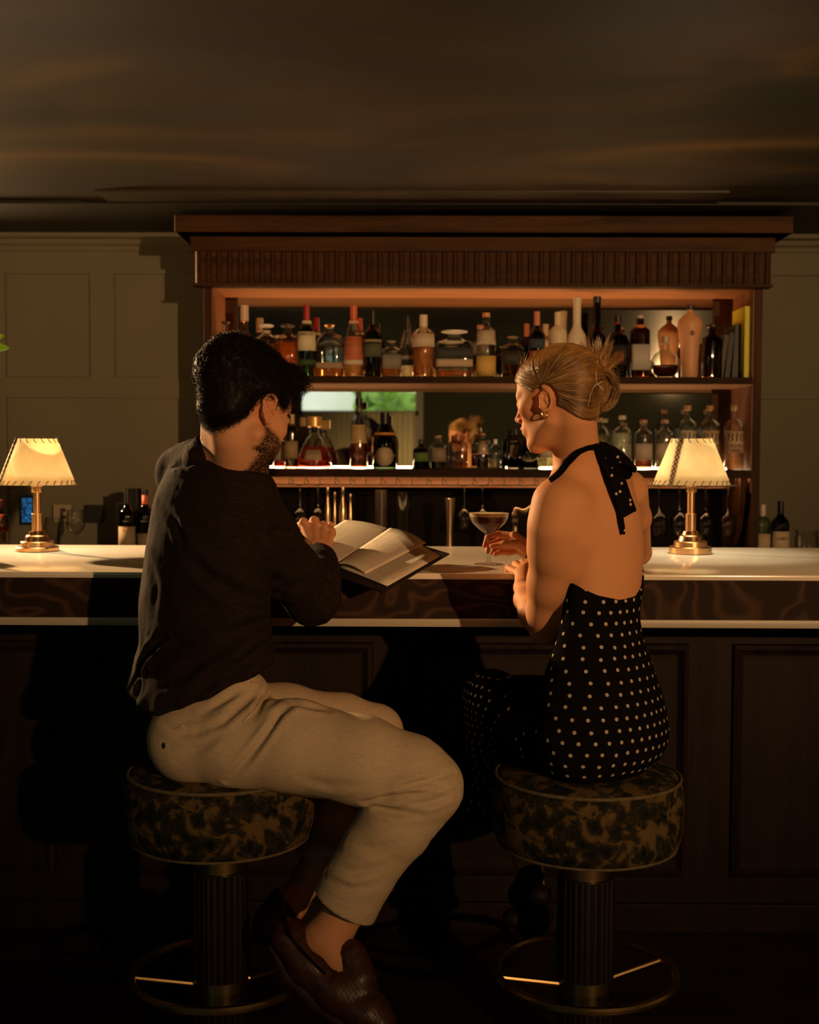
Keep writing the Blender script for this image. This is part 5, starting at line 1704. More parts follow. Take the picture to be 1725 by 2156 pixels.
# ================================================================== lamps
M_shade = mat('parchment', (.80, .66, .40), .7)
_nt = M_shade.node_tree
_v = coords(M_shade); _n = nn(M_shade, 'ShaderNodeTexNoise'); _n.inputs['Scale'].default_value = 26; _n.inputs['Detail'].default_value = 5; lk(M_shade, _v, _n.inputs['Vector'])
_c = ramp(M_shade, _n.outputs['Fac'], [(.3, (.90, .78, .54)), (.7, (.95, .88, .68))])
lk(M_shade, _c, bsdf(M_shade).inputs['Base Color'])
_t = nn(M_shade, 'ShaderNodeBsdfTranslucent'); lk(M_shade, _c, _t.inputs['Color'])
_mx = nn(M_shade, 'ShaderNodeMixShader'); _mx.inputs[0].default_value = .62
lk(M_shade, bsdf(M_shade).outputs[0], _mx.inputs[1]); lk(M_shade, _t.outputs[0], _mx.inputs[2]); lk(M_shade, _mx.outputs[0], _nt.nodes['Material Output'].inputs['Surface'])
M_lace = mat('dark_lace', (.035, .018, .008), .7)


def table_lamp(cx, ybase, rz, label, dark=0):
    b = on_z(cx, ybase, ZC); D = b.y
    p = lambda n: pr(n, D)
    t = empty('table_lamp', (b.x, b.y, ZC), label, 'table lamp', 'brass lamps on the worktop', rz)
    zz = lambda y: at(cx, y, D).z - ZC
    mb = MB()
    r1, r2, r3, r4 = p(44.5), p(34.5), p(25), p(17.5)
    z1, z2, z3, z4 = zz(1150), zz(1139), zz(1126), zz(1118)
    mb.lathe([(0, 0), (r1 - .002, 0), (r1, .002), (r1, z1 - .003), (r1 - .003, z1), (r2 + .0005, z1 + .0005), (r2, z2 - .002), (r2 - .002, z2), (r3 + .002, z2 + .0005), (r3 + .001, z2 + .004), (r3 - .002, z3 - .004), (r3 - .006, z3), (r4 + .001, z3 + .0004), (r4 - .002, z4 - .001), (r4 - .005, z4), (0, z4)], n=64)
    mb.build('base', M_brass, t, sharp=25)
    mb = MB(); z5, z6, z7 = zz(1081), zz(1037), zz(1024)
    mb.lathe([(0, z4), (p(11.5), z4), (p(11.5), z5 - .001), (p(11), z5), (p(8), z5), (p(8), z6), (p(11.6), z6 + .001), (p(12), z6 + .003), (p(12), z7), (0, z7)], n=40)
    mb.build('stem', M_brass, t, sharp=25)
    mb = MB(); mb.box(p(26), p(32), -r1 * .77 - .001, -r1 * .7, .010, .014); mb.build('charging_port', M_black, t)
    zb, zt_ = zz(1020), zz(924); rb_, rt = p(80), p(42.5)
    mb = MB(); mb.lathe([(rb_, zb), (rt, zt_)], n=72); me = mb
    me.f = me.f[:-2]; me.mi = me.mi[:-2]
    sh = me.build('lamp_shade', M_shade, t, solid=.0012)
    # lacing round both rims and crosswise down the seam
    lc = MB()
    for r, z, sg, n in ((rb_, zb, 1, 30), (rt, zt_, -1, 18)):
        for k in range(n):
            a = 2 * math.pi * k / n; da = .075 if sg > 0 else .11
            P = []
            for u in np.linspace(0, 1, 6):
                aa = a + da * u; zu = z + sg * (.012 * math.sin(u * 1.57)); rr = r + (rt - rb_) * (zu - z) / (zt_ - zb) + .0012
                P.append((rr * math.cos(aa), rr * math.sin(aa), zu))
            P.append(((r - .001) * math.cos(a + da), (r - .001) * math.sin(a + da), z + sg * .011))
            lc.tube([(r * math.cos(a), r * math.sin(a), z - sg * .0025)] + P, .0011, 5)
    lc.build('rim_lacing', M_lace, sh)
    lc = MB(); a0 = math.radians(218); n = 10
    for sgn in (0, 1):
        P = []
        for k in range(n * 4 + 1):
            u = k / (n * 4); ph = (u * n + sgn) % 2; tri = abs(ph - 1) * 2 - 1
            w = .0065; r = rb_ + (rt - rb_) * u + .0014
            a = a0 + w / r * tri; P.append((r * math.cos(a), r * math.sin(a), zb + (zt_ - zb) * u))
        lc.tube(P, .0011, 5)
    lc.build('seam_lacing', M_lace, sh)
    st = MB()
    P = []
    for u in (0, 1):
        r = rb_ + (rt - rb_) * u - .0012; w = .011
        P += [(r * math.cos(a0 - w / r), r * math.sin(a0 - w / r), zb + (zt_ - zb) * u), (r * math.cos(a0 + w / r), r * math.sin(a0 + w / r), zb + (zt_ - zb) * u)]
    st.add(P, [(0, 1, 3, 2)]); st.build('seam_strip', mat('seam_parchment', (.62, .36, .15), .7), sh, solid=.0008)
    mb = MB(); mb.lathe([(0, z7), (.009, z7), (.011, z7 + .014), (.009, z7 + .02)], n=20); mb.build('bulb_holder', M_brass, t)
    bl = bpy.data.lights.new('bulb', 'POINT'); bl.energy = 7.5; bl.color = (1.0, .83, .56); bl.shadow_soft_size = .016
    o = bpy.data.objects.new('bulb', bl); COL.objects.link(o); o.parent = t; o.location = (0, 0, zz(962))
    return t


table_lamp(1454, 1165, math.radians(8), 'stepped brass table lamp with laced parchment shade beside the woman')
table_lamp(79, 1160, math.radians(0), 'stepped brass table lamp with laced parchment shade, seam facing out, behind the man')

# ================================================================== cocktail
M_clear = thin_glass('clear_glass', (.97, .97, .95), .01)
gp = on_z(1029, 1188.5, ZC); gD = gp.y
g = empty('cocktail_glass', tuple(gp), 'stemmed coupe of brown espresso cocktail with pale foam, held in a hand', 'cocktail')
gz = lambda y: at(1029, y, gD).z - ZC
gq = lambda n: pr(n, gD)
outp = [(0, 0), (gq(30.5), .0), (gq(31), .0012), (gq(27), .0025), (gq(10), .005), (gq(4.5), .009), (gq(3.3), gz(1172)), (gq(3.3), gz(1140)), (gq(4.5), gz(1128)), (gq(9), gz(1123)), (gq(20), gz(1115)), (gq(34), gz(1102)), (gq(40.5), gz(1091)), (gq(43), gz(1079))]
inp = [(gq(42.2), gz(1079)), (gq(39.5), gz(1091)), (gq(33), gz(1101)), (gq(19), gz(1113.5)), (gq(7), gz(1121)), (0, gz(1122))]
mb = MB(); mb.lathe(outp + inp, n=56); mb.build('glass', M_clear, g, sharp=80)
mb = MB(); e_ = .0004
mb.lathe([(0, gz(1121.6)), (gq(7) + e_, gz(1120.7)), (gq(19) + e_, gz(1113.2)), (gq(33) + e_, gz(1100.7)), (gq(39.5) + e_, gz(1090.8)), (gq(40.4) + e_, gz(1087.5)), (0, gz(1087.5))], n=56)
mb.build('espresso_drink', mat('coffee_liquid', (.085, .018, .005), .3, spec=.12), g, sharp=50)
mb = MB(); mb.lathe([(0, gz(1087.4)), (gq(40.4) + e_, gz(1087.4)), (gq(42.0) + e_, gz(1080.2)), (0, gz(1080.6))], n=56)
mb.build('foam', noisy('coffee_foam', (.62, .42, .22), (.78, .60, .38), 90, .8), g, sharp=50)

# ================================================================== menu folder
M_paper = noisy('menu_paper', (.74, .66, .52), (.78, .70, .56), 8, .8)
M_ink = mat('print_grey', (.20, .15, .10), .8)


def mplane(px, py, lift=0.0, sl=.20):
    d = ray(px, py); q = (CAM_H - (ZC + .007 + lift) + sl * YF) / (sl * d.y - d.z)
    return CAM_POS + d * q


mF, mR, mL = mplane(807, 1250), mplane(947, 1168), mplane(684, 1206)
mB = mL + mR - mF
men = empty('menu', tuple((mF + mR + mL + mB) / 4), 'open black menu folder with cream printed pages lying at the worktop edge', 'menu')
MI = Matrix.Translation(-men.location)


def quadgrid(P00, P10, P11, P01, bow=0.0, nu=14, nv=10, lift=0.0, curl=0.0):
    n = (P10 - P00).cross(P01 - P00).normalized()
    if n.z < 0: n = -n
    def f(u, v):
        p = (P00 * (1 - u) + P10 * u) * (1 - v) + (P01 * (1 - u) + P11 * u) * v
        return p + n * (bow * math.sin(math.pi * u) + lift + curl * u * u)
    return f


nrm = (mR - mF).cross(mL - mF).normalized(); nrm = nrm if nrm.z > 0 else -nrm
mb = MB()
e1, e2 = (mR - mF), (mL - mF)
mb.add([mF, mR, mB, mL] + [q + nrm * .004 for q in (mF, mR, mB, mL)], [(3, 2, 1, 0), (4, 5, 6, 7), (0, 1, 5, 4), (1, 2, 6, 5), (2, 3, 7, 6), (3, 0, 4, 7)])
o = child(mb.build('cover', M_black, None, smooth=False, bevel=.0015), men)
# left cover flap raised with the leaf
sB, sT = mplane(708, 1190, .007), mplane(821, 1114, .007)
oT = mplane(727, 1095, .012); oB = oT + (sB - sT)
pg = MB(); f0 = quadgrid(sB, oB, oT, sT, .006); pg.grid(f0, 14, 8); child(pg.build('left_page', M_paper, None, solid=.0006), men)
# base page on the cover, inset
i00 = mF + e1 * .06 + e2 * .05 + nrm * .0045; i10 = mF + e1 * .90 + e2 * .05 + nrm * .0045; i11 = mF + e1 * .93 + e2 * .98 + nrm * .0065; i01 = mF + e1 * .04 + e2 * .98 + nrm * .0065
i00 = mplane(816, 1234, .006); i10 = mplane(927, 1171, .006); i11 = mplane(838, 1118, .006); i01 = mplane(708, 1191, .006)
fb = quadgrid(i00, i01, i11, i10); pg = MB(); pg.grid(fb, 6, 6); child(pg.build('right_page', M_paper, None, solid=.0006), men)
# loose upper leaf
l00 = sB + nrm * .003; l10 = mplane(770, 1208, .008); l11 = mplane(897, 1143, .014); l01 = sT + nrm * .003
fu = quadgrid(l00, l10, l11, l01, .010); pg = MB(); pg.grid(fu, 14, 8); child(pg.build('right_page', M_paper, None, solid=.0006), men)
random.seed(4)


def printed(f, lines, u0, u1, v0, v1, lift=.0009, heads=(), name='print'):
    """lines of small printed words on the page f(u,v)"""
    mb = MB()
    for k in range(lines):
        v = v0 + (v1 - v0) * (k + .5) / lines
        if k % 4 == 3 and lines > 6: continue
        u = u0
        end = u0 + (u1 - u0) * random.uniform(.45, .95)
        hv = .0042 if k not in heads else .008
        while u < end:
            w = random.uniform(.02, .07); a, b = u, min(u + w, u1)
            q = [Vector(f(a, v)), Vector(f(b, v)), Vector(f(b, v + hv)), Vector(f(a, v + hv))]
            mb.add([p + nrm * lift for p in q], [(0, 1, 2, 3)]); u += w + .018
        if k % 4 == 0:
            q = [Vector(f(u1, v)), Vector(f(u1 + .04, v)), Vector(f(u1 + .04, v + hv)), Vector(f(u1, v + hv))]
            mb.add([p + nrm * lift for p in q], [(0, 1, 2, 3)])
    return child(mb.build(name, M_ink, None, smooth=False), men)


def sw(f): return lambda a, b: f(b, a)


printed(lambda a, b: f0(1 - b, a), 12, .30, .80, .10, .62)
printed(lambda a, b: fu(b, 1 - a), 20, .08, .70, .10, .92)
printed(lambda a, b: fb(b * 1.0, 1 - a), 24, .08, .80, .06, .95)

# ================================================================== bottles
PROF = {
 'std': [(0, 0), (.96, 0), (1, .02), (1, .60), (.96, .655), (.78, .70), (.46, .745), (.34, .79), (.31, .84), (.31, .93)],
 'high': [(0, 0), (.96, 0), (1, .02), (1, .66), (.95, .71), (.70, .755), (.40, .79), (.33, .82), (.32, .92)],
 'slope': [(0, 0), (.96, 0), (1, .02), (1, .44), (.93, .52), (.70, .64), (.45, .76), (.33, .84), (.31, .93)],
 'dome': [(0, 0), (.97, 0), (1, .02), (1, .50), (.97, .60), (.86, .70), (.62, .79), (.34, .84), (.26, .86), (.26, .92)],
 'squat': [(0, 0), (.96, 0), (1, .03), (1, .68), (.95, .75), (.55, .80), (.38, .83), (.36, .93)],
 'tall': [(0, 0), (.95, 0), (1, .015), (1, .46), (.93, .53), (.66, .585), (.46, .63), (.42, .68), (.42, .96)],
 'flare': [(0, 0), (.80, 0), (1, .06), (1, .16), (.86, .30), (.66, .44), (.52, .56), (.30, .64), (.22, .68), (.22, .78)],
 'globe': [(0, 0), (.35, 0), (.55, .02), (.85, .12), (.99, .26), (1, .32), (.95, .43), (.75, .56), (.45, .64), (.27, .67), (.25, .80)],
 'vase': [(0, 0), (.60, 0), (.66, .03), (.70, .25), (.80, .50), (.97, .68), (1, .73), (.92, .79), (.50, .86), (.24, .89), (.22, .93)],
 'monk': [(0, 0), (.93, 0), (1, .03), (1, .42), (.97, .52), (.76, .64), (.48, .74), (.36, .81), (.36, .90)],
 'cone': [(0, 0), (.95, 0), (1, .02), (1, .42), (.88, .56), (.55, .74), (.36, .86), (.33, .93)],
}
_gl = {}


def glassm(col, rough=.02):
    k = (col, rough)
    if k not in _gl: _gl[k] = thin_glass('bottle_glass_%d' % len(_gl), tuple(c ** .6 for c in col), .03)
    return _gl[k]


_lq = {}


def liqm(col):
    if col not in _lq:
        m = bpy.data.materials.new('spirit_%d' % len(_lq)); m.use_nodes = True; nt = m.node_tree; nt.nodes.clear()
        out = nt.nodes.new('ShaderNodeOutputMaterial'); mx = nt.nodes.new('ShaderNodeMixShader'); a = nt.nodes.new('ShaderNodeBsdfTransparent'); b = nt.nodes.new('ShaderNodeBsdfTranslucent')
        a.inputs['Color'].default_value = (*[c ** .6 for c in col], 1); b.inputs['Color'].default_value = (*col, 1); mx.inputs[0].default_value = .22
        nt.links.new(a.outputs[0], mx.inputs[1]); nt.links.new(b.outputs[0], mx.inputs[2]); nt.links.new(mx.outputs[0], out.inputs['Surface']); _lq[col] = m
    return _lq[col]


_pm = {}


def flat(col, rough=.55, metal=0.0):
    k = (col, rough, metal)
    if k not in _pm: _pm[k] = mat('paint_%d' % len(_pm), col, rough, metal)
    return _pm[k]


CLEAR = (.97, .98, .96); GREEN = (.10, .30, .10); DARK = (.05, .045, .03); AMBER = (.75, .38, .12); BROWN = (.30, .12, .04)
AMB = (.85, .42, .12); RUM = (.35, .10, .03); RED = (.70, .10, .04); PALE = (.92, .86, .62); COFF = (.10, .03, .01)


def bottle(x, ytop, w, shape, glass, label, Y=5.50, z0=None, liq=None, fill=.6, cap=(.02, .02, .02), capk='cap', lab=None, lab2=None, text=None, sq=None, depth=1.0, ybot=None, name='bottle', cat='bottle', grp='bottles on the top shelf', neckc=None, opaque=False, capmetal=0.0, tcol=(.05, .04, .03), lround=False):
    z0 = zsh1 if z0 is None else z0
    c = at(x, 700, Y); H = at(x, ytop, Y).z - z0; R = pr(w / 2, Y)
    t = empty(name, (c.x, Y, z0 + .0005), label, cat, grp)
    pf = PROF[shape]
    gm = flat(glass, .45) if opaque else glassm(glass)
    out = [(r * R, z * H) for r, z in pf]
    mb = MB(); ztop = pf[-1][1] * H
    if opaque: prf = out + [(0, ztop)]
    else:
        th = .0028
        inner = [(max(r * R - th, .002), max(z * H, .006)) for r, z in reversed(pf[2:])] + [(0, .006)]
        prf = out + inner
    mb.lathe(prf, n=28, sq=sq, sy=depth); mb.build('glass', gm, t, sharp=60)
    if liq and not opaque:
        zf = fill * H; pts = [(0, .0065)]
        L = [(max(r * R - .0031, .001), max(z * H, .0065)) for r, z in pf[2:]]
        pts.append((L[0][0], .0065))
        for (r0, a), (r1, b) in zip(L, L[1:]):
            if b <= zf: pts.append((r1, b))
            elif a < zf:
                q = (zf - a) / (b - a + 1e-9); pts.append((r0 + (r1 - r0) * q, zf)); break
        if pts[-1][1] < zf - 1e-5: zf = pts[-1][1]
        pts.append((0, pts[-1][1]))
        mb = MB(); mb.lathe(pts, n=24, sq=sq, sy=depth); mb.build('liquid', liqm(liq), t, sharp=50)
    rn = pf[-1][0] * R; cz0 = ztop - (.0 if capk != 'cap' else .012)
    mb = MB()
    if capk == 'cap': mb.lathe([(0, cz0), (rn + .0015, cz0), (rn + .0018, H - .002), (rn, H), (0, H)], n=20)
    elif capk == 'long': mb.lathe([(0, H * .78), (rn + .0015, H * .78), (rn + .0018, H * .86), (rn + .0012, H - .001), (0, H)], n=20)
    elif capk == 'cork': mb.lathe([(0, ztop + .0005), (rn - .001, ztop + .0005), (rn + .003, ztop + .004), (rn + .003, H - .002), (rn + .001, H), (0, H)], n=20)
    elif capk == 'wide': mb.lathe([(0, ztop + .0005), (rn, ztop + .0005), (rn * 2.0, ztop + .006), (rn * 2.0, H - .004), (rn * 1.4, H), (0, H)], n=24)
    elif capk == 'knob': mb.lathe([(0, ztop + .0005), (rn, ztop + .0005), (rn * .6, ztop + .003), (rn * 1.4, (ztop + H) / 2), (rn * 1.2, H - .003), (0, H)], n=20)
    elif capk == 'pour': mb.lathe([(0, ztop + .0005), (rn, ztop + .0005), (rn, ztop + .014), (.003, ztop + .018), (.0022, H), (0, H)], n=14)
    mb.build('stopper' if capk in ('cork', 'wide', 'knob') else 'cap' if capk != 'pour' else 'pourer', flat(cap, .35, capmetal), t, sharp=40)
    if neckc:
        mb = MB(); a, b = neckc[0] * H, neckc[1] * H
        rr = np.interp((neckc[0] + neckc[1]) / 2, [q[1] for q in pf], [q[0] for q in pf]) * R
        mb.lathe([(rr + .001, a), (rr + .001, b)], n=20); mb.f = mb.f[:-2]; mb.mi = mb.mi[:-2]; mb.build('neck_band', flat(neckc[2], .5), t, solid=.0006)

    def label_mesh(spec, nm):
        a, b, col, wid = spec[0] * H, spec[1] * H, spec[2], spec[3]
        mb = MB(); n = 17; vs_ = []
        for k in range(n):
            th_ = -math.pi / 2 + (k / (n - 1) - .5) * wid
            ca, sa = math.cos(th_), math.sin(th_)
            q = (abs(ca) ** sq + abs(sa) ** sq) ** (-1.0 / sq) if sq else 1
            for z in (a, b):
                rz = np.interp(z / H, [q_[1] for q_ in pf], [q_[0] for q_ in pf]) * R + .0008
                if lround:
                    zc = (a + b) / 2; hh = (b - a) / 2 * math.sqrt(max(0.0, 1 - ((k / (n - 1) - .5) * 2) ** 2)); z2 = zc + (hh if z == b else -hh)
                else: z2 = z
                vs_.append((rz * q * ca, rz * q * sa * depth, z2))
        mb.add(vs_, [(2 * k, 2 * k + 2, 2 * k + 3, 2 * k + 1) for k in range(n - 1)])
        return mb.build(nm, flat(col, .7), t, solid=.0004)
    if lab: label_mesh(lab, 'label')
    if lab2: label_mesh(lab2, 'label')
    if text:
        for tx, zt_, size in text:
            rz = R * 1.0 + .0012
            vs_, fs_ = text_shape(tx, size * H, .0002)
            mb = MB(); out = []
            for v in vs_:
                th_ = v.x / rz if not sq else 0
                if sq: out.append((v.x, -rz * depth - .0006 - v.z, v.y + zt_ * H))
                else: out.append((rz * math.sin(th_), -rz * depth * math.cos(th_) - v.z, v.y + zt_ * H))
            mb.add(out, fs_); mb.build('lettering', flat(tcol, .6), t, smooth=False)
    return t


CR = (.72, .62, .44); CORK = (.45, .26, .12); COP = (.70, .32, .16); TAN = (.55, .40, .24)
bottle(475, 676, 40, 'squat', CLEAR, 'short square clear bottle of amber spirit in the shelf corner by the cabinet post', liq=AMB, fill=.55, cap=(.10, .08, .06), capk='knob', sq=5)
bottle(515, 643, 38, 'tall', (.95, .75, .60), 'tall pinkish bottle with pale neck foil above the dark-haired man', liq=AMB, fill=.42, cap=(.70, .55, .40), capk='long', lab=(.10, .30, (.60, .30, .2), 2.2))
bottle(561, 683, 44, 'squat', CLEAR, 'round-shouldered decanter of golden spirit just above the curly hair', liq=AMB, fill=.62, cap=CLEAR, capk='wide', neckc=(.82, .88, (.6, .5, .3)))
bottle(606, 683, 42, 'squat', (.9, .8, .7), 'cut glass decanter with black stopper next to the green whiskey bottle', liq=AMB, fill=.66, cap=(.03, .03, .03), capk='wide', sq=4, Y=5.53)
bottle(646, 642, 37, 'std', GREEN, 'green whiskey bottle with cream label and red cap', liq=(.5, .5, .1), fill=.6, cap=(.42, .03, .03), capk='long', lab=(.36, .62, (.80, .72, .50), 2.9), lab2=(.16, .24, (.05, .09, .04), 2.9), text=[('JAMESON', .585, .055)], neckc=(.70, .78, (.75, .65, .4)))
bottle(694, 682, 62, 'dome', CLEAR, 'wide arched flask with a low amber level and gold-topped stopper', liq=AMB, fill=.22, cap=(.75, .52, .25), capk='knob', capmetal=1.0, depth=.55, sq=3, lab=(.16, .27, (.42, .30, .20), 1.9))
bottle(745, 643, 42, 'slope', CLEAR, 'clear bottle with a large orange-red label and matching capsule', liq=(.95, .65, .3), fill=.52, cap=(.72, .16, .08), capk='long', lab=(.24, .56, (.70, .20, .11), 2.6), lab2=(.17, .235, (.75, .66, .5), 2.6), neckc=(.745, .78, (.8, .55, .4)))
bottle(785, 654, 38, 'std', (.04, .12, .05), 'dark green bottle beside the orange-labelled one', liq=(.2, .3, .1), fill=.6, cap=(.01, .02, .01), capk='long', lab=(.30, .50, (.10, .12, .08), 2.6), lab2=(.52, .56, (.35, .28, .14), 2.6))
bottle(825, 717, 40, 'squat', CLEAR, 'smallest squat clear bottle with grey label on the top shelf', liq=AMB, fill=.30, cap=(.6, .5, .4), capk='knob', sq=5, lab=(.22, .60, (.27, .25, .20), 2.0))
bottle(858, 666, 35, 'slope', CLEAR, 'clear black-capped bottle with a dark label next to the cream-capped one', liq=PALE, fill=.3, cap=(.01, .01, .01), capk='long', lab=(.20, .48, (.03, .035, .03), 2.6), lab2=(.30, .36, (.3, .3, .26), 2.2), Y=5.58)
bottle(892, 663, 47, 'high', CLEAR, 'amber bottle with cream capsule and cream label', liq=(.85, .50, .22), fill=.62, cap=(.78, .66, .48), capk='long', lab=(.48, .69, (.70, .58, .42), 2.6))
bottle(957, 696, 77, 'squat', CLEAR, 'widest square decanter with black and tan label', liq=(.80, .35, .12), fill=.14, cap=CLEAR, capk='wide', sq=6, depth=.55, lab=(.40, .62, (.05, .055, .05), 2.1), lab2=(.22, .38, (.60, .45, .30), 2.1))
bottle(1024, 659, 41, 'high', CLEAR, 'bottle with pale label above a glowing yellow lower half', liq=(.95, .75, .25), fill=.32, cap=COP, capk='cork', lab=(.50, .72, (.72, .62, .47), 2.6), lab2=(.02, .33, (.80, .52, .14), 2.8), neckc=(.80, .93, (.02, .03, .03)))
bottle(1080, 708, 46, 'squat', (.7, .7, .62), 'short dark square bottle beside the blonde woman\'s forehead', liq=BROWN, fill=.6, cap=(.6, .5, .4), capk='knob', sq=5, lab=(.30, .62, (.04, .035, .03), 2.2))
bottle(1131, 656, 35, 'std', (.06, .05, .06), 'dark wine-like bottle with orange capsule above her forehead', liq=RUM, fill=.6, cap=(.65, .25, .14), capk='long', lab=(.20, .40, (.50, .14, .06), 2.4), lab2=(.44, .58, (.05, .08, .12), 2.4))
bottle(1175, 657, 38, 'high', (.78, .66, .46), 'frosted cream bottle with faint red label', cap=(.80, .70, .52), capk='long', opaque=True, lab=(.36, .52, (.70, .50, .36), 2.2))
bottle(1215, 627, 39, 'tall', (.85, .76, .60), 'tallest frosted white bottle on the top shelf', cap=(.8, .72, .58), capk='cap', opaque=True, lab=(.22, .36, (.70, .66, .6), 1.2))
bottle(1257, 625, 38, 'tall', (.03, .06, .03), 'tall near-black green bottle behind the hair spikes', liq=(.05, .08, .03), fill=.5, cap=(.02, .035, .02), capk='cap', Y=5.55)
bottle(1301, 665, 42, 'std', (.05, .03, .02), 'dark rum bottle with small coloured crest and red collar', liq=RUM, fill=.6, cap=(.02, .015, .015), capk='cap', lab=(.20, .52, (.035, .03, .03), 2.4), lab2=(.26, .40, (.45, .10, .08), 1.0), neckc=(.86, .90, (.4, .05, .03)))
bottle(1348, 662, 39, 'squat', (.35, .20, .12), 'square bottle with white label, orange neck strip and a pourer', liq=RUM, fill=.6, cap=(.5, .45, .38), capk='pour', sq=5, lab=(.12, .52, (.58, .54, .50), 2.0), neckc=(.74, .83, (.70, .26, .10)))
bottle(1402, 707, 61, 'globe', CLEAR, 'globe-shaped decanter half full of dark liquor', liq=COFF, fill=.30, cap=(.60, .42, .28), capk='cork')
bottle(1453, 642, 52, 'vase', (.80, .42, .22), 'tall peach ceramic bottle narrowing to its foot', cap=(.05, .04, .03), capk='cork', opaque=True, text=[('B', .60, .09)], tcol=(.10, .07, .05), Y=5.53)
bottle(1500, 684, 39, 'squat', (.30, .22, .18), 'dark square bottle with broad black stopper beside the books', liq=RUM, fill=.7, cap=(.015, .015, .015), capk='wide', sq=4)
G2 = 'bottles on the lower shelf'
kw = dict(z0=zlo1, grp=G2)
bottle(590, 905, 30, 'std', CLEAR, 'pale-labelled bottle partly behind the beard', liq=RED, fill=.3, cap=(.2, .15, .1), lab=(.2, .6, (.4, .34, .22), 2.4), Y=5.58, **kw)
bottle(614, 872, 30, 'squat', (.5, .4, .3), 'dark bottle with a tall gold stopper next to the man\'s cheek', liq=RUM, fill=.55, cap=(.6, .38, .15), capk='long', lab=(.18, .50, (.36, .26, .13), 2.2), **kw)
bottle(662, 877, 72, 'flare', CLEAR, 'flared cognac decanter of red liquor with a gold and black stopper', liq=RED, fill=.42, cap=(.85, .50, .18), capk='wide', neckc=(.70, .82, (.012, .010, .010)), lab=(.16, .36, (.38, .28, .18), 1.1), capmetal=.6, **kw)
bottle(756, 838, 38, 'cone', CLEAR, 'tall slim bottle with a square tan label and black cap', liq=RUM, fill=.36, cap=(.01, .01, .01), capk='cap', lab=(.36, .62, (.62, .44, .20), 2.4), **kw)
bottle(811, 868, 50, 'monk', (.03, .05, .03), 'dark herbal liqueur bottle with a round cream seal', liq=BROWN, fill=.5, cap=(.01, .01, .01), capk='long', lab=(.05, .38, (.55, .42, .28), 1.7), lround=True, neckc=(.58, .64, (.65, .30, .04)), **kw)
bottle(888, 925, 34, 'std', (.10, .16, .06), 'small green bottle on the dark side of the lower shelf', liq=BROWN, fill=.5, cap=(.05, .03, .02), lab=(.25, .55, (.12, .2, .05), 2.0), **kw)
bottle(925, 917, 34, 'high', CLEAR, 'small clear bottle with grey label and amber stopper', liq=COFF, fill=.22, cap=(.50, .25, .1), capk='cork', lab=(.22, .62, (.30, .24, .18), 2.4), **kw)
bottle(966, 914, 40, 'squat', (.8, .75, .7), 'cut crystal decanter in the middle of the lower shelf', liq=(.6, .4, .3), fill=.5, cap=(.55, .18, .10), capk='long', sq=4, **kw)
bottle(1018, 912, 28, 'high', CLEAR, 'narrow corked bottle with a bright label over dark liquor', liq=COFF, fill=.40, cap=(.50, .17, .08), capk='cork', lab=(.42, .78, (.62, .46, .32), 2.6), **kw)
bottle(1045, 925, 26, 'dome', CLEAR, 'small clear bottle catching a highlight, right of the narrow corked one', liq=PALE, fill=.3, cap=CLEAR, capk='cap', **kw)
bottle(1088, 903, 36, 'high', (.06, .05, .04), 'dark bottle with a tall tan label facing the woman\'s nose', liq=RUM, fill=.5, cap=(.02, .02, .02), lab=(.30, .70, (.30, .21, .11), 1.6), Y=5.6, **kw)
bottle(1115, 900, 44, 'monk', (.05, .05, .04), 'bottle with a pointed cream label under the woman\'s chin', liq=RUM, fill=.5, cap=(.02, .02, .02), lab=(.18, .62, (.50, .42, .27), 2.2), lround=True, **kw)
bottle(1158, 905, 44, 'std', CLEAR, 'clear bottle with pale base behind the woman\'s neck', liq=PALE, fill=.5, cap=(.4, .3, .2), lab=(.30, .5, (.6, .55, .42), 2.4), **kw)
bottle(1267, 880, 42, 'dome', CLEAR, 'round clear bottle right below the hair bun', liq=PALE, fill=.5, cap=CORK, capk='cork', lab=(.2, .5, (.45, .38, .25), 2.0), **kw)
bottle(1313, 875, 41, 'high', CLEAR, 'clear bottle with a green curling creature on its label', liq=(.95, .93, .72), fill=.68, cap=(.6, .5, .38), capk='cork', **kw)
bottle(1358, 884, 38, 'squat', CLEAR, 'corked bottle with white label, red liquor and red neck strip', liq=(.80, .30, .15), fill=.48, cap=CORK, capk='cork', lab=(.20, .52, (.62, .52, .42), 2.4), **kw)
bottle(1403, 884, 38, 'squat', CLEAR, 'corked bottle with white label and green neck strip', liq=(.90, .88, .55), fill=.48, cap=CORK, capk='cork', lab=(.20, .52, (.62, .54, .42), 2.4), **kw)
for x, lq, q in ((1451, (.96, .95, .85), 'clear tequila bottle lettered 818 directly above the lamp shade, clear spirit'), (1498, (.95, .80, .50), 'tequila bottle lettered 818 just past the lamp shade edge, golden spirit'), (1550, (.95, .62, .40), 'tequila bottle lettered 818 at the shelf end, peach spirit')):
    bottle(x, 854, 42, 'high', CLEAR, q, liq=lq, fill=.62, cap=CORK, capk='cork', lab=(.27, .60, (.60, .45, .30) if x > 1480 else (.62, .58, .45), 1.7), tcol=(.008, .006, .005), text=[('818', .50, .19), ('TEQUILA', .375, .06)] + ([('A\u00d1EJO', .30, .05)] if x > 1480 else []), **kw)
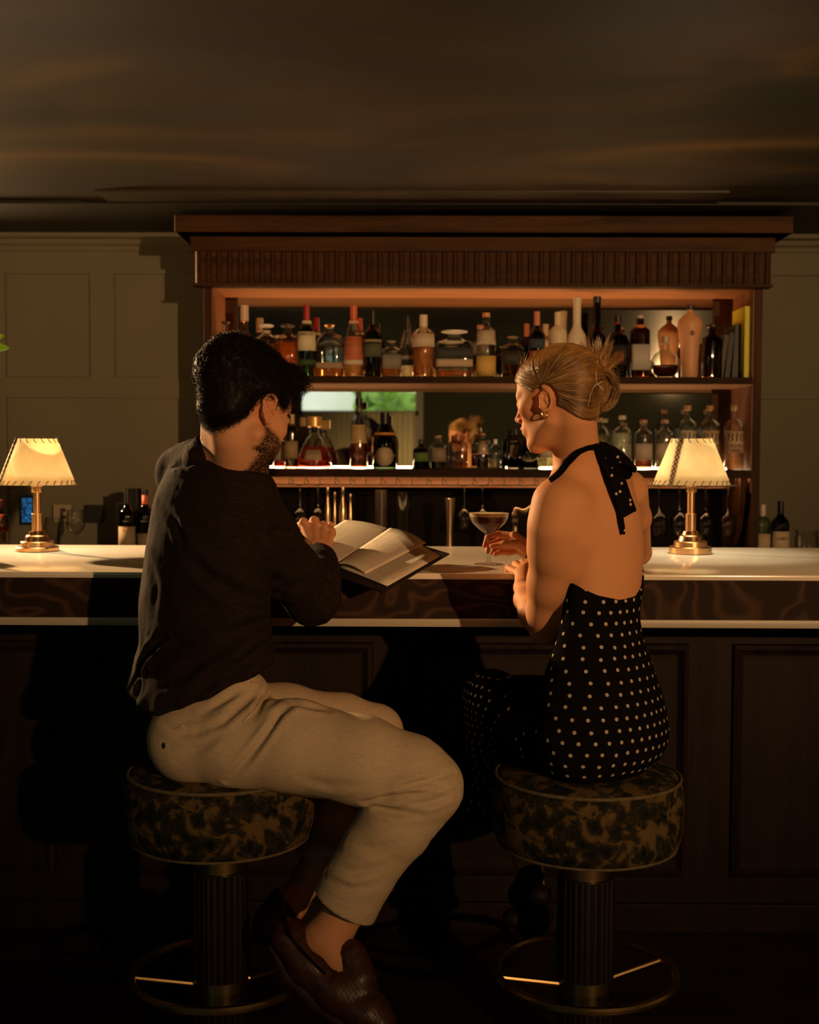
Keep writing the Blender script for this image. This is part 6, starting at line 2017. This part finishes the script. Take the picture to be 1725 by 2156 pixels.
# creature emblem on the green-label bottle
c = at(1313, 940, 5.5 - pr(20.5, 5.5)); bt = [o for o in bpy.data.objects if o.get('label', '').startswith('clear bottle with a green curling')][0]
mb = MB(); P = []
for u in np.linspace(0, 1, 16):
    P.append((.012 * math.sin(u * 5.0 + .5), -pr(20.5, 5.5) - .0008, .03 + .075 * u))
mb.tube(P, [.001 + .0055 * math.sin(math.pi * u) ** .8 for u in np.linspace(0.02, .98, 16)], 6, flat=.15, up=(0, 1, 0)); mb.build('emblem', flat((.06, .14, .05)), bt)


# lower-counter pieces
G3 = 'bottles on the back counter'
kb = dict(z0=ZBC, grp=G3)
bottle(265, 1030, 36, 'std', (.03, .04, .02), 'dark wine bottle with cream label, behind the man\'s back', liq=(.1, .01, .01), fill=.6, cap=(.01, .01, .01), capk='long', lab=(.10, .46, (.30, .22, .13), 2.8), text=[('Q', .42, .10)], tcol=(.45, .12, .05), Y=5.45, **kb)
bottle(303, 1031, 36, 'std', (.03, .04, .02), 'dark wine bottle with orange-red neck capsule', liq=(.1, .01, .01), fill=.6, cap=(.015, .012, .012), capk='cap', lab=(.10, .36, (.24, .19, .12), 2.8), neckc=(.72, .92, (.70, .16, .06)), Y=5.48, **kb)
bottle(-2, 1052, 32, 'high', (.7, .6, .5), 'bottle with red label cut by the picture edge', liq=PALE, fill=.5, cap=(.5, .1, .08), lab=(.45, .75, (.50, .08, .06), 2.6), Y=5.45, **kb)
bottle(1613, 1062, 36, 'high', (.75, .9, .75), 'clear gin bottle with oval label and red seal', liq=PALE, fill=.6, cap=(.75, .6, .45), capk='long', lab=(.12, .48, (.62, .50, .34), 1.8), Y=5.45, **kb)
bottle(1651, 1055, 37, 'std', (.10, .06, .04), 'dark rum bottle with black cap and cream LAMB\'S label', liq=RUM, fill=.6, cap=(.01, .015, .015), capk='long', lab=(.12, .50, (.66, .54, .36), 2.6), text=[("LAMB'S", .38, .075)], Y=5.42, **kb)

t = empty('wine_box', (at(270, 1060, 5.55).x, 5.58, ZBC + .0005), 'tall black cardboard wine box behind the labelled bottle', 'box')
mb = MB(); hb_ = at(270, 1028, 5.58).z - ZBC; mb.box(-.012, .045, -.045, .045, 0, hb_, .002); mb.build('carton', M_black, t, smooth=False)
mb = MB(); mb.box(-.052, -.014, -.04, .04, 0, hb_ * .78, .002); mb.build('sleeve', M_black, t, smooth=False)


# wall fittings at the left
def on_wall(x0, x1, y0, y1, dep, name, m, label, cat):
    a, b = at(x0, y1, YS - .001), at(x1, y0, YS - .001)
    t = empty(name, ((a.x + b.x) / 2, YS - .0005, a.z), label, cat)
    w_, h_ = b.x - a.x, b.z - a.z
    mb = MB(); mb.box(-w_ / 2, w_ / 2, -dep, 0, 0, h_, .002); mb.build('body' if name != 'power_socket' else 'face_plate', m, t, smooth=False)
    return t, w_, h_


t, w_, h_ = on_wall(46, 74, 1043, 1104, .02, 'wall_tablet', M_black, 'small wall tablet with a blue lit screen beside the brass lamp', 'tablet')
mb = MB(); mb.box(-w_ / 2 + .008, w_ / 2 - .008, -.0215, -.0195, .012, h_ - .012)
M_scr = mat('blue_screen', (.0, .02, .05), .3, emit=(.0, .12, .35), es=.5); _v = coords(M_scr); _n = nn(M_scr, 'ShaderNodeTexNoise'); _n.inputs['Scale'].default_value = 60; lk(M_scr, _v, _n.inputs['Vector'])
lk(M_scr, ramp(M_scr, _n.outputs['Fac'], [(.4, (0, .02, .06)), (.6, (.02, .20, .50))]), bsdf(M_scr).inputs['Emission Color'])
mb.build('screen', M_scr, t, smooth=False)
t, w_, h_ = on_wall(180, 217, 1063, 1100, .012, 'black_wall_plate', M_black, 'square black plate on the wall above the back counter', 'wall plate')
mb = MB(); mb.box(-w_ / 2 + .012, w_ / 2 - .012, -.014, -.012, .012, h_ - .012); mb.build('inset', mat('deep_black', (.004, .004, .004), .3), t, smooth=False)
t, w_, h_ = on_wall(113, 150, 1062, 1100, .008, 'power_socket', mat('ivory_plastic', (.42, .37, .24), .5), 'pale double power socket on the wall with a black plug cable', 'socket')
for z in (.3, .68):
    mb = MB(); mb.box(.006, .018, -.0105, -.008, h_ * z - .006, h_ * z + .008); mb.build('outlet', M_black, t, smooth=False)
mb = MB(); a = at(129, 1068, YS - .02); P = [Vector(at(x, y, YS - .02)) - t.location for x, y in ((131, 1070), (130, 1090), (128, 1110), (126, 1130), (125, 1150))]
mb.tube(P, .006, 8); mb.build('cable', M_black, t)

# glasses
def goblet(name, base, R, H, label, grp, inv=False, cat='wine glass'):
    t = empty(name, tuple(base), label, cat, grp)
    o_ = [(0, 0), (R * .85, 0), (R * .85, .0015), (R * .2, .004), (.004, .008), (.0035, H * .45), (R * .35, H * .50), (R * .85, H * .62), (R, H * .74), (R * .82, H)]
    i_ = [(r - .0012, z) for r, z in reversed(o_[6:])]
    prf = o_ + i_ + [(0, H * .5)]
    if inv: prf = [(r, H - z) for r, z in prf]
    mb = MB(); mb.lathe(prf, n=32); mb.build('glass', M_clear, t, sharp=80)
    return t


c = at(162, 1100, 5.42); goblet('wine_glass', (c.x, 5.40, ZBC + .0005), .043, .215, 'empty wine glass standing on the back counter near the socket', 'wine glasses')
zra = zlo0 - .036
for x, y in ((1533, 5.50), (1388, 5.50), (1432, 5.52), (1486, 5.53)):
    c = at(x, 1040, y); goblet('hanging_wine_glass', (c.x, y, zra - .225), .042, .222, {1533: 'upside-down wine glass hanging nearest the cabinet post', 1388: 'upside-down wine glass hanging between the woman and the lamp stem', 1432: 'upside-down wine glass hanging just left of the lamp stem'.replace('left of', 'before'), 1486: 'upside-down wine glass hanging past the lamp stem'}[x], 'wine glasses hanging from the rack', True)
for i, x in enumerate((632, 670, 978, 1016)):
    c = at(x, 1040, 5.52); goblet('hanging_wine_glass', (c.x, 5.52, zra - .20), .036, .197, ('upside-down glass hanging over the man\'s hands', 'upside-down glass hanging above the raised menu page', 'upside-down glass hanging beside the metal jigger cup', 'upside-down glass hanging behind the cocktail glass')[i], 'wine glasses hanging from the rack', True)

# bar tools on the back counter
M_steel = mat('worn_steel', (.62, .45, .28), .25, 1.0)


def tool(name, x, ytop, w, Y, prof_, label, m, cat, grp=None, n=28):
    c = at(x, 1090, Y); H = at(x, ytop, Y).z - ZBC; R = pr(w / 2, Y)
    t = empty(name, (c.x, Y, ZBC + .0005), label, cat, grp)
    mb = MB(); mb.lathe([(r * R, z * H) for r, z in prof_], n=n); mb.build('body', m, t, sharp=50)
    return t, H, R


CYL = [(0, 0), (1, 0), (1, 1), (.94, 1), (.94, .04), (0, .04)]
for i, (x, yt, w) in enumerate(((690, 1026, 14), (705, 1036, 10), (722, 1026, 16), (738, 1040, 12))):
    t, H, R = tool('bar_shaker', x, yt, w, 5.45 + .02 * (i % 2), [(0, 0), (.8, 0), (1, .6), (.9, .72), (.45, .82), (.45, .92), (.6, .95), (.5, 1), (0, 1)], ('slim steel bar vessel with round knob, first of the row over the menu', 'thin steel bar vessel, second of the row over the menu', 'broadest slim steel vessel in the row over the menu', 'shortest slim steel vessel ending the row over the menu')[i], M_steel, 'bar tool', 'steel bar vessels')
tool('mixing_glass', 848, 1036, 34, 5.46, CYL, 'ribbed clear mixing glass on the back counter', M_clear, 'mixing glass')
tool('dark_canister', 802, 1032, 26, 5.46, CYL, 'plain dark canister next to the mixing glass', flat((.06, .04, .025), .3), 'canister')
tool('jigger_cup', 947, 1050, 26, 5.45, [(0, 0), (.75, 0), (.55, .45), (.95, 1), (.88, 1), (.5, .5), (0, .5)], 'steel jigger cup behind the menu corner', M_steel, 'jigger')
tool('storage_jar', 1700, 1116, 50, 5.40, [(0, 0), (.95, 0), (1, .05), (1, .8), (.9, .84), (.9, .88), (1.0, .9), (1.0, 1), (.9, 1), (.8, .85), (.9, .78), (.9, .06), (0, .06)], 'low glass jar with a wide rim at the far end of the back counter', M_clear, 'jar')
t = empty('citrus_squeezer', tuple(at(1100, 1105, 5.45)), 'brass-coloured citrus squeezer lying by the woman\'s arm', 'bar tool'); t.location.z = ZBC + .0005
S = Sculpt(); b0 = t.location
def Lq(x, y): p = at(x, y, 5.45); return A(p)
S.chain([Lq(1084, 1084), Lq(1088, 1074), Lq(1104, 1078), Lq(1120, 1070)], [.016, .013, .011, .018], .012); S.cone(Lq(1086, 1084), Lq(1085, 1098), .012, .015, .01)
S.cone(Lq(1085, 1098), A((Lq(1085, 1098)[0], 5.45, ZBC + .016)), .013, .015, .01)
v, f = S.mesh(.003); child(np_mesh('body', v, f, M_steel), t)

# books at the shelf's end
def book(x0, x1, ytop, dep, lean, col, label, Y=5.50, text=None, tc=(.1, .1, .05)):
    a, b = at(x0, 780, Y), at(x1, 780, Y); H = at(x0, ytop, Y).z - zsh1; w_ = b.x - a.x
    t = empty('book', ((a.x + b.x) / 2, Y, zsh1 + .0008), label, 'book', 'books at the end of the top shelf'); t.rotation_euler = (0, lean, 0)
    H2 = H / math.cos(lean); off = abs(math.sin(lean)) * w_ / 2
    t.location.z += off
    mb = MB(); mb.box(-w_ / 2, w_ / 2, 0, dep, 0, H2, .001).build('cover', flat(col, .5), t, smooth=False)
    mb = MB(); mb.box(-w_ / 2 + .002, w_ / 2 - .002, .004, dep + .001, .003, H2 + .0006).build('page_block', flat((.6, .55, .42), .8), t, smooth=False)
    if text:
        vs_, fs_ = text_shape(text, w_ * .55, .0002); mb = MB(); mb.add([(v.y * 1.0, -.0006 - v.z, H2 * .42 - v.x) for v in vs_], fs_); mb.build('lettering', flat(tc), t, smooth=False)


book(1567, 1583, 645, .22, 0, (.78, .74, .05), 'upright yellow-green book against the cabinet post', Y=5.44)
book(1541, 1559, 684, .20, .06, (.02, .035, .03), 'thick black-green book leaning on the yellow one')
book(1526, 1537, 702, .19, .10, (.012, .012, .012), 'thin black book second in the leaning row')
book(1513, 1523, 706, .18, .13, (.05, .03, .02), 'thin dark brown book starting the leaning row')

# leafy plant coming in from the picture edge
pl = empty('potted_plant', tuple(on_z(-120, 1175, ZC)), 'green leafy plant just entering at the picture edge above the lamp', 'plant')
M_leaf = mat('leaf_green', (.14, .26, .03), .45)
_t = nn(M_leaf, 'ShaderNodeBsdfTranslucent'); _t.inputs['Color'].default_value = (.30, .42, .04, 1); _mx = nn(M_leaf, 'ShaderNodeMixShader'); _mx.inputs[0].default_value = .4
lk(M_leaf, bsdf(M_leaf).outputs[0], _mx.inputs[1]); lk(M_leaf, _t.outputs[0], _mx.inputs[2]); lk(M_leaf, _mx.outputs[0], M_leaf.node_tree.nodes['Material Output'].inputs['Surface'])
c0 = pl.location.copy(); D0 = c0.y
mb = MB(); mb.lathe([(0, 0), (.05, 0), (.065, .10), (.055, .14), (.048, .14), (.05, .1), (0, .09)], n=32); mb.build('pot', flat((.25, .16, .09)), pl)
def leaf(a, b, wid, nm='leaf'):
    a, b = Vector(a), Vector(b); L = b - a; s_ = L.cross(Vector((0, 1, .2))).normalized(); n_ = L.cross(s_).normalized(); mb = MB()
    def f(u, v):
        w = wid * math.sin(math.pi * min(1, u * .96 + .02)) ** .8 * (1 - .25 * u); return a + L * u + s_ * w * (v - .5) * 2 + n_ * (.012 * math.sin(math.pi * u) - .10 * wid * abs(v - .5))
    mb.grid(f, 14, 5); return child(mb.build(nm, M_leaf, None, solid=.0006), pl)
Dl = D0
S0 = c0 + Vector((0, 0, .10)); S1 = at(-70, 720, Dl)
mb = MB(); mb.tube([S0, S0.lerp(S1, .5) + Vector((-.02, 0, 0)), S1], [.005, .004, .003], 8); child(mb.build('stem', M_leaf), pl)
leaf(at(-45, 722, Dl), at(20, 733, Dl), .020); leaf(at(-40, 716, Dl), at(9, 706, Dl), .017); leaf(at(-70, 700, Dl), at(-8, 690, Dl), .018); leaf(S1, at(-120, 660, Dl), .03); leaf(S1, at(-130, 730, Dl), .03); leaf(S0.lerp(S1, .6), at(-150, 900, Dl), .03)
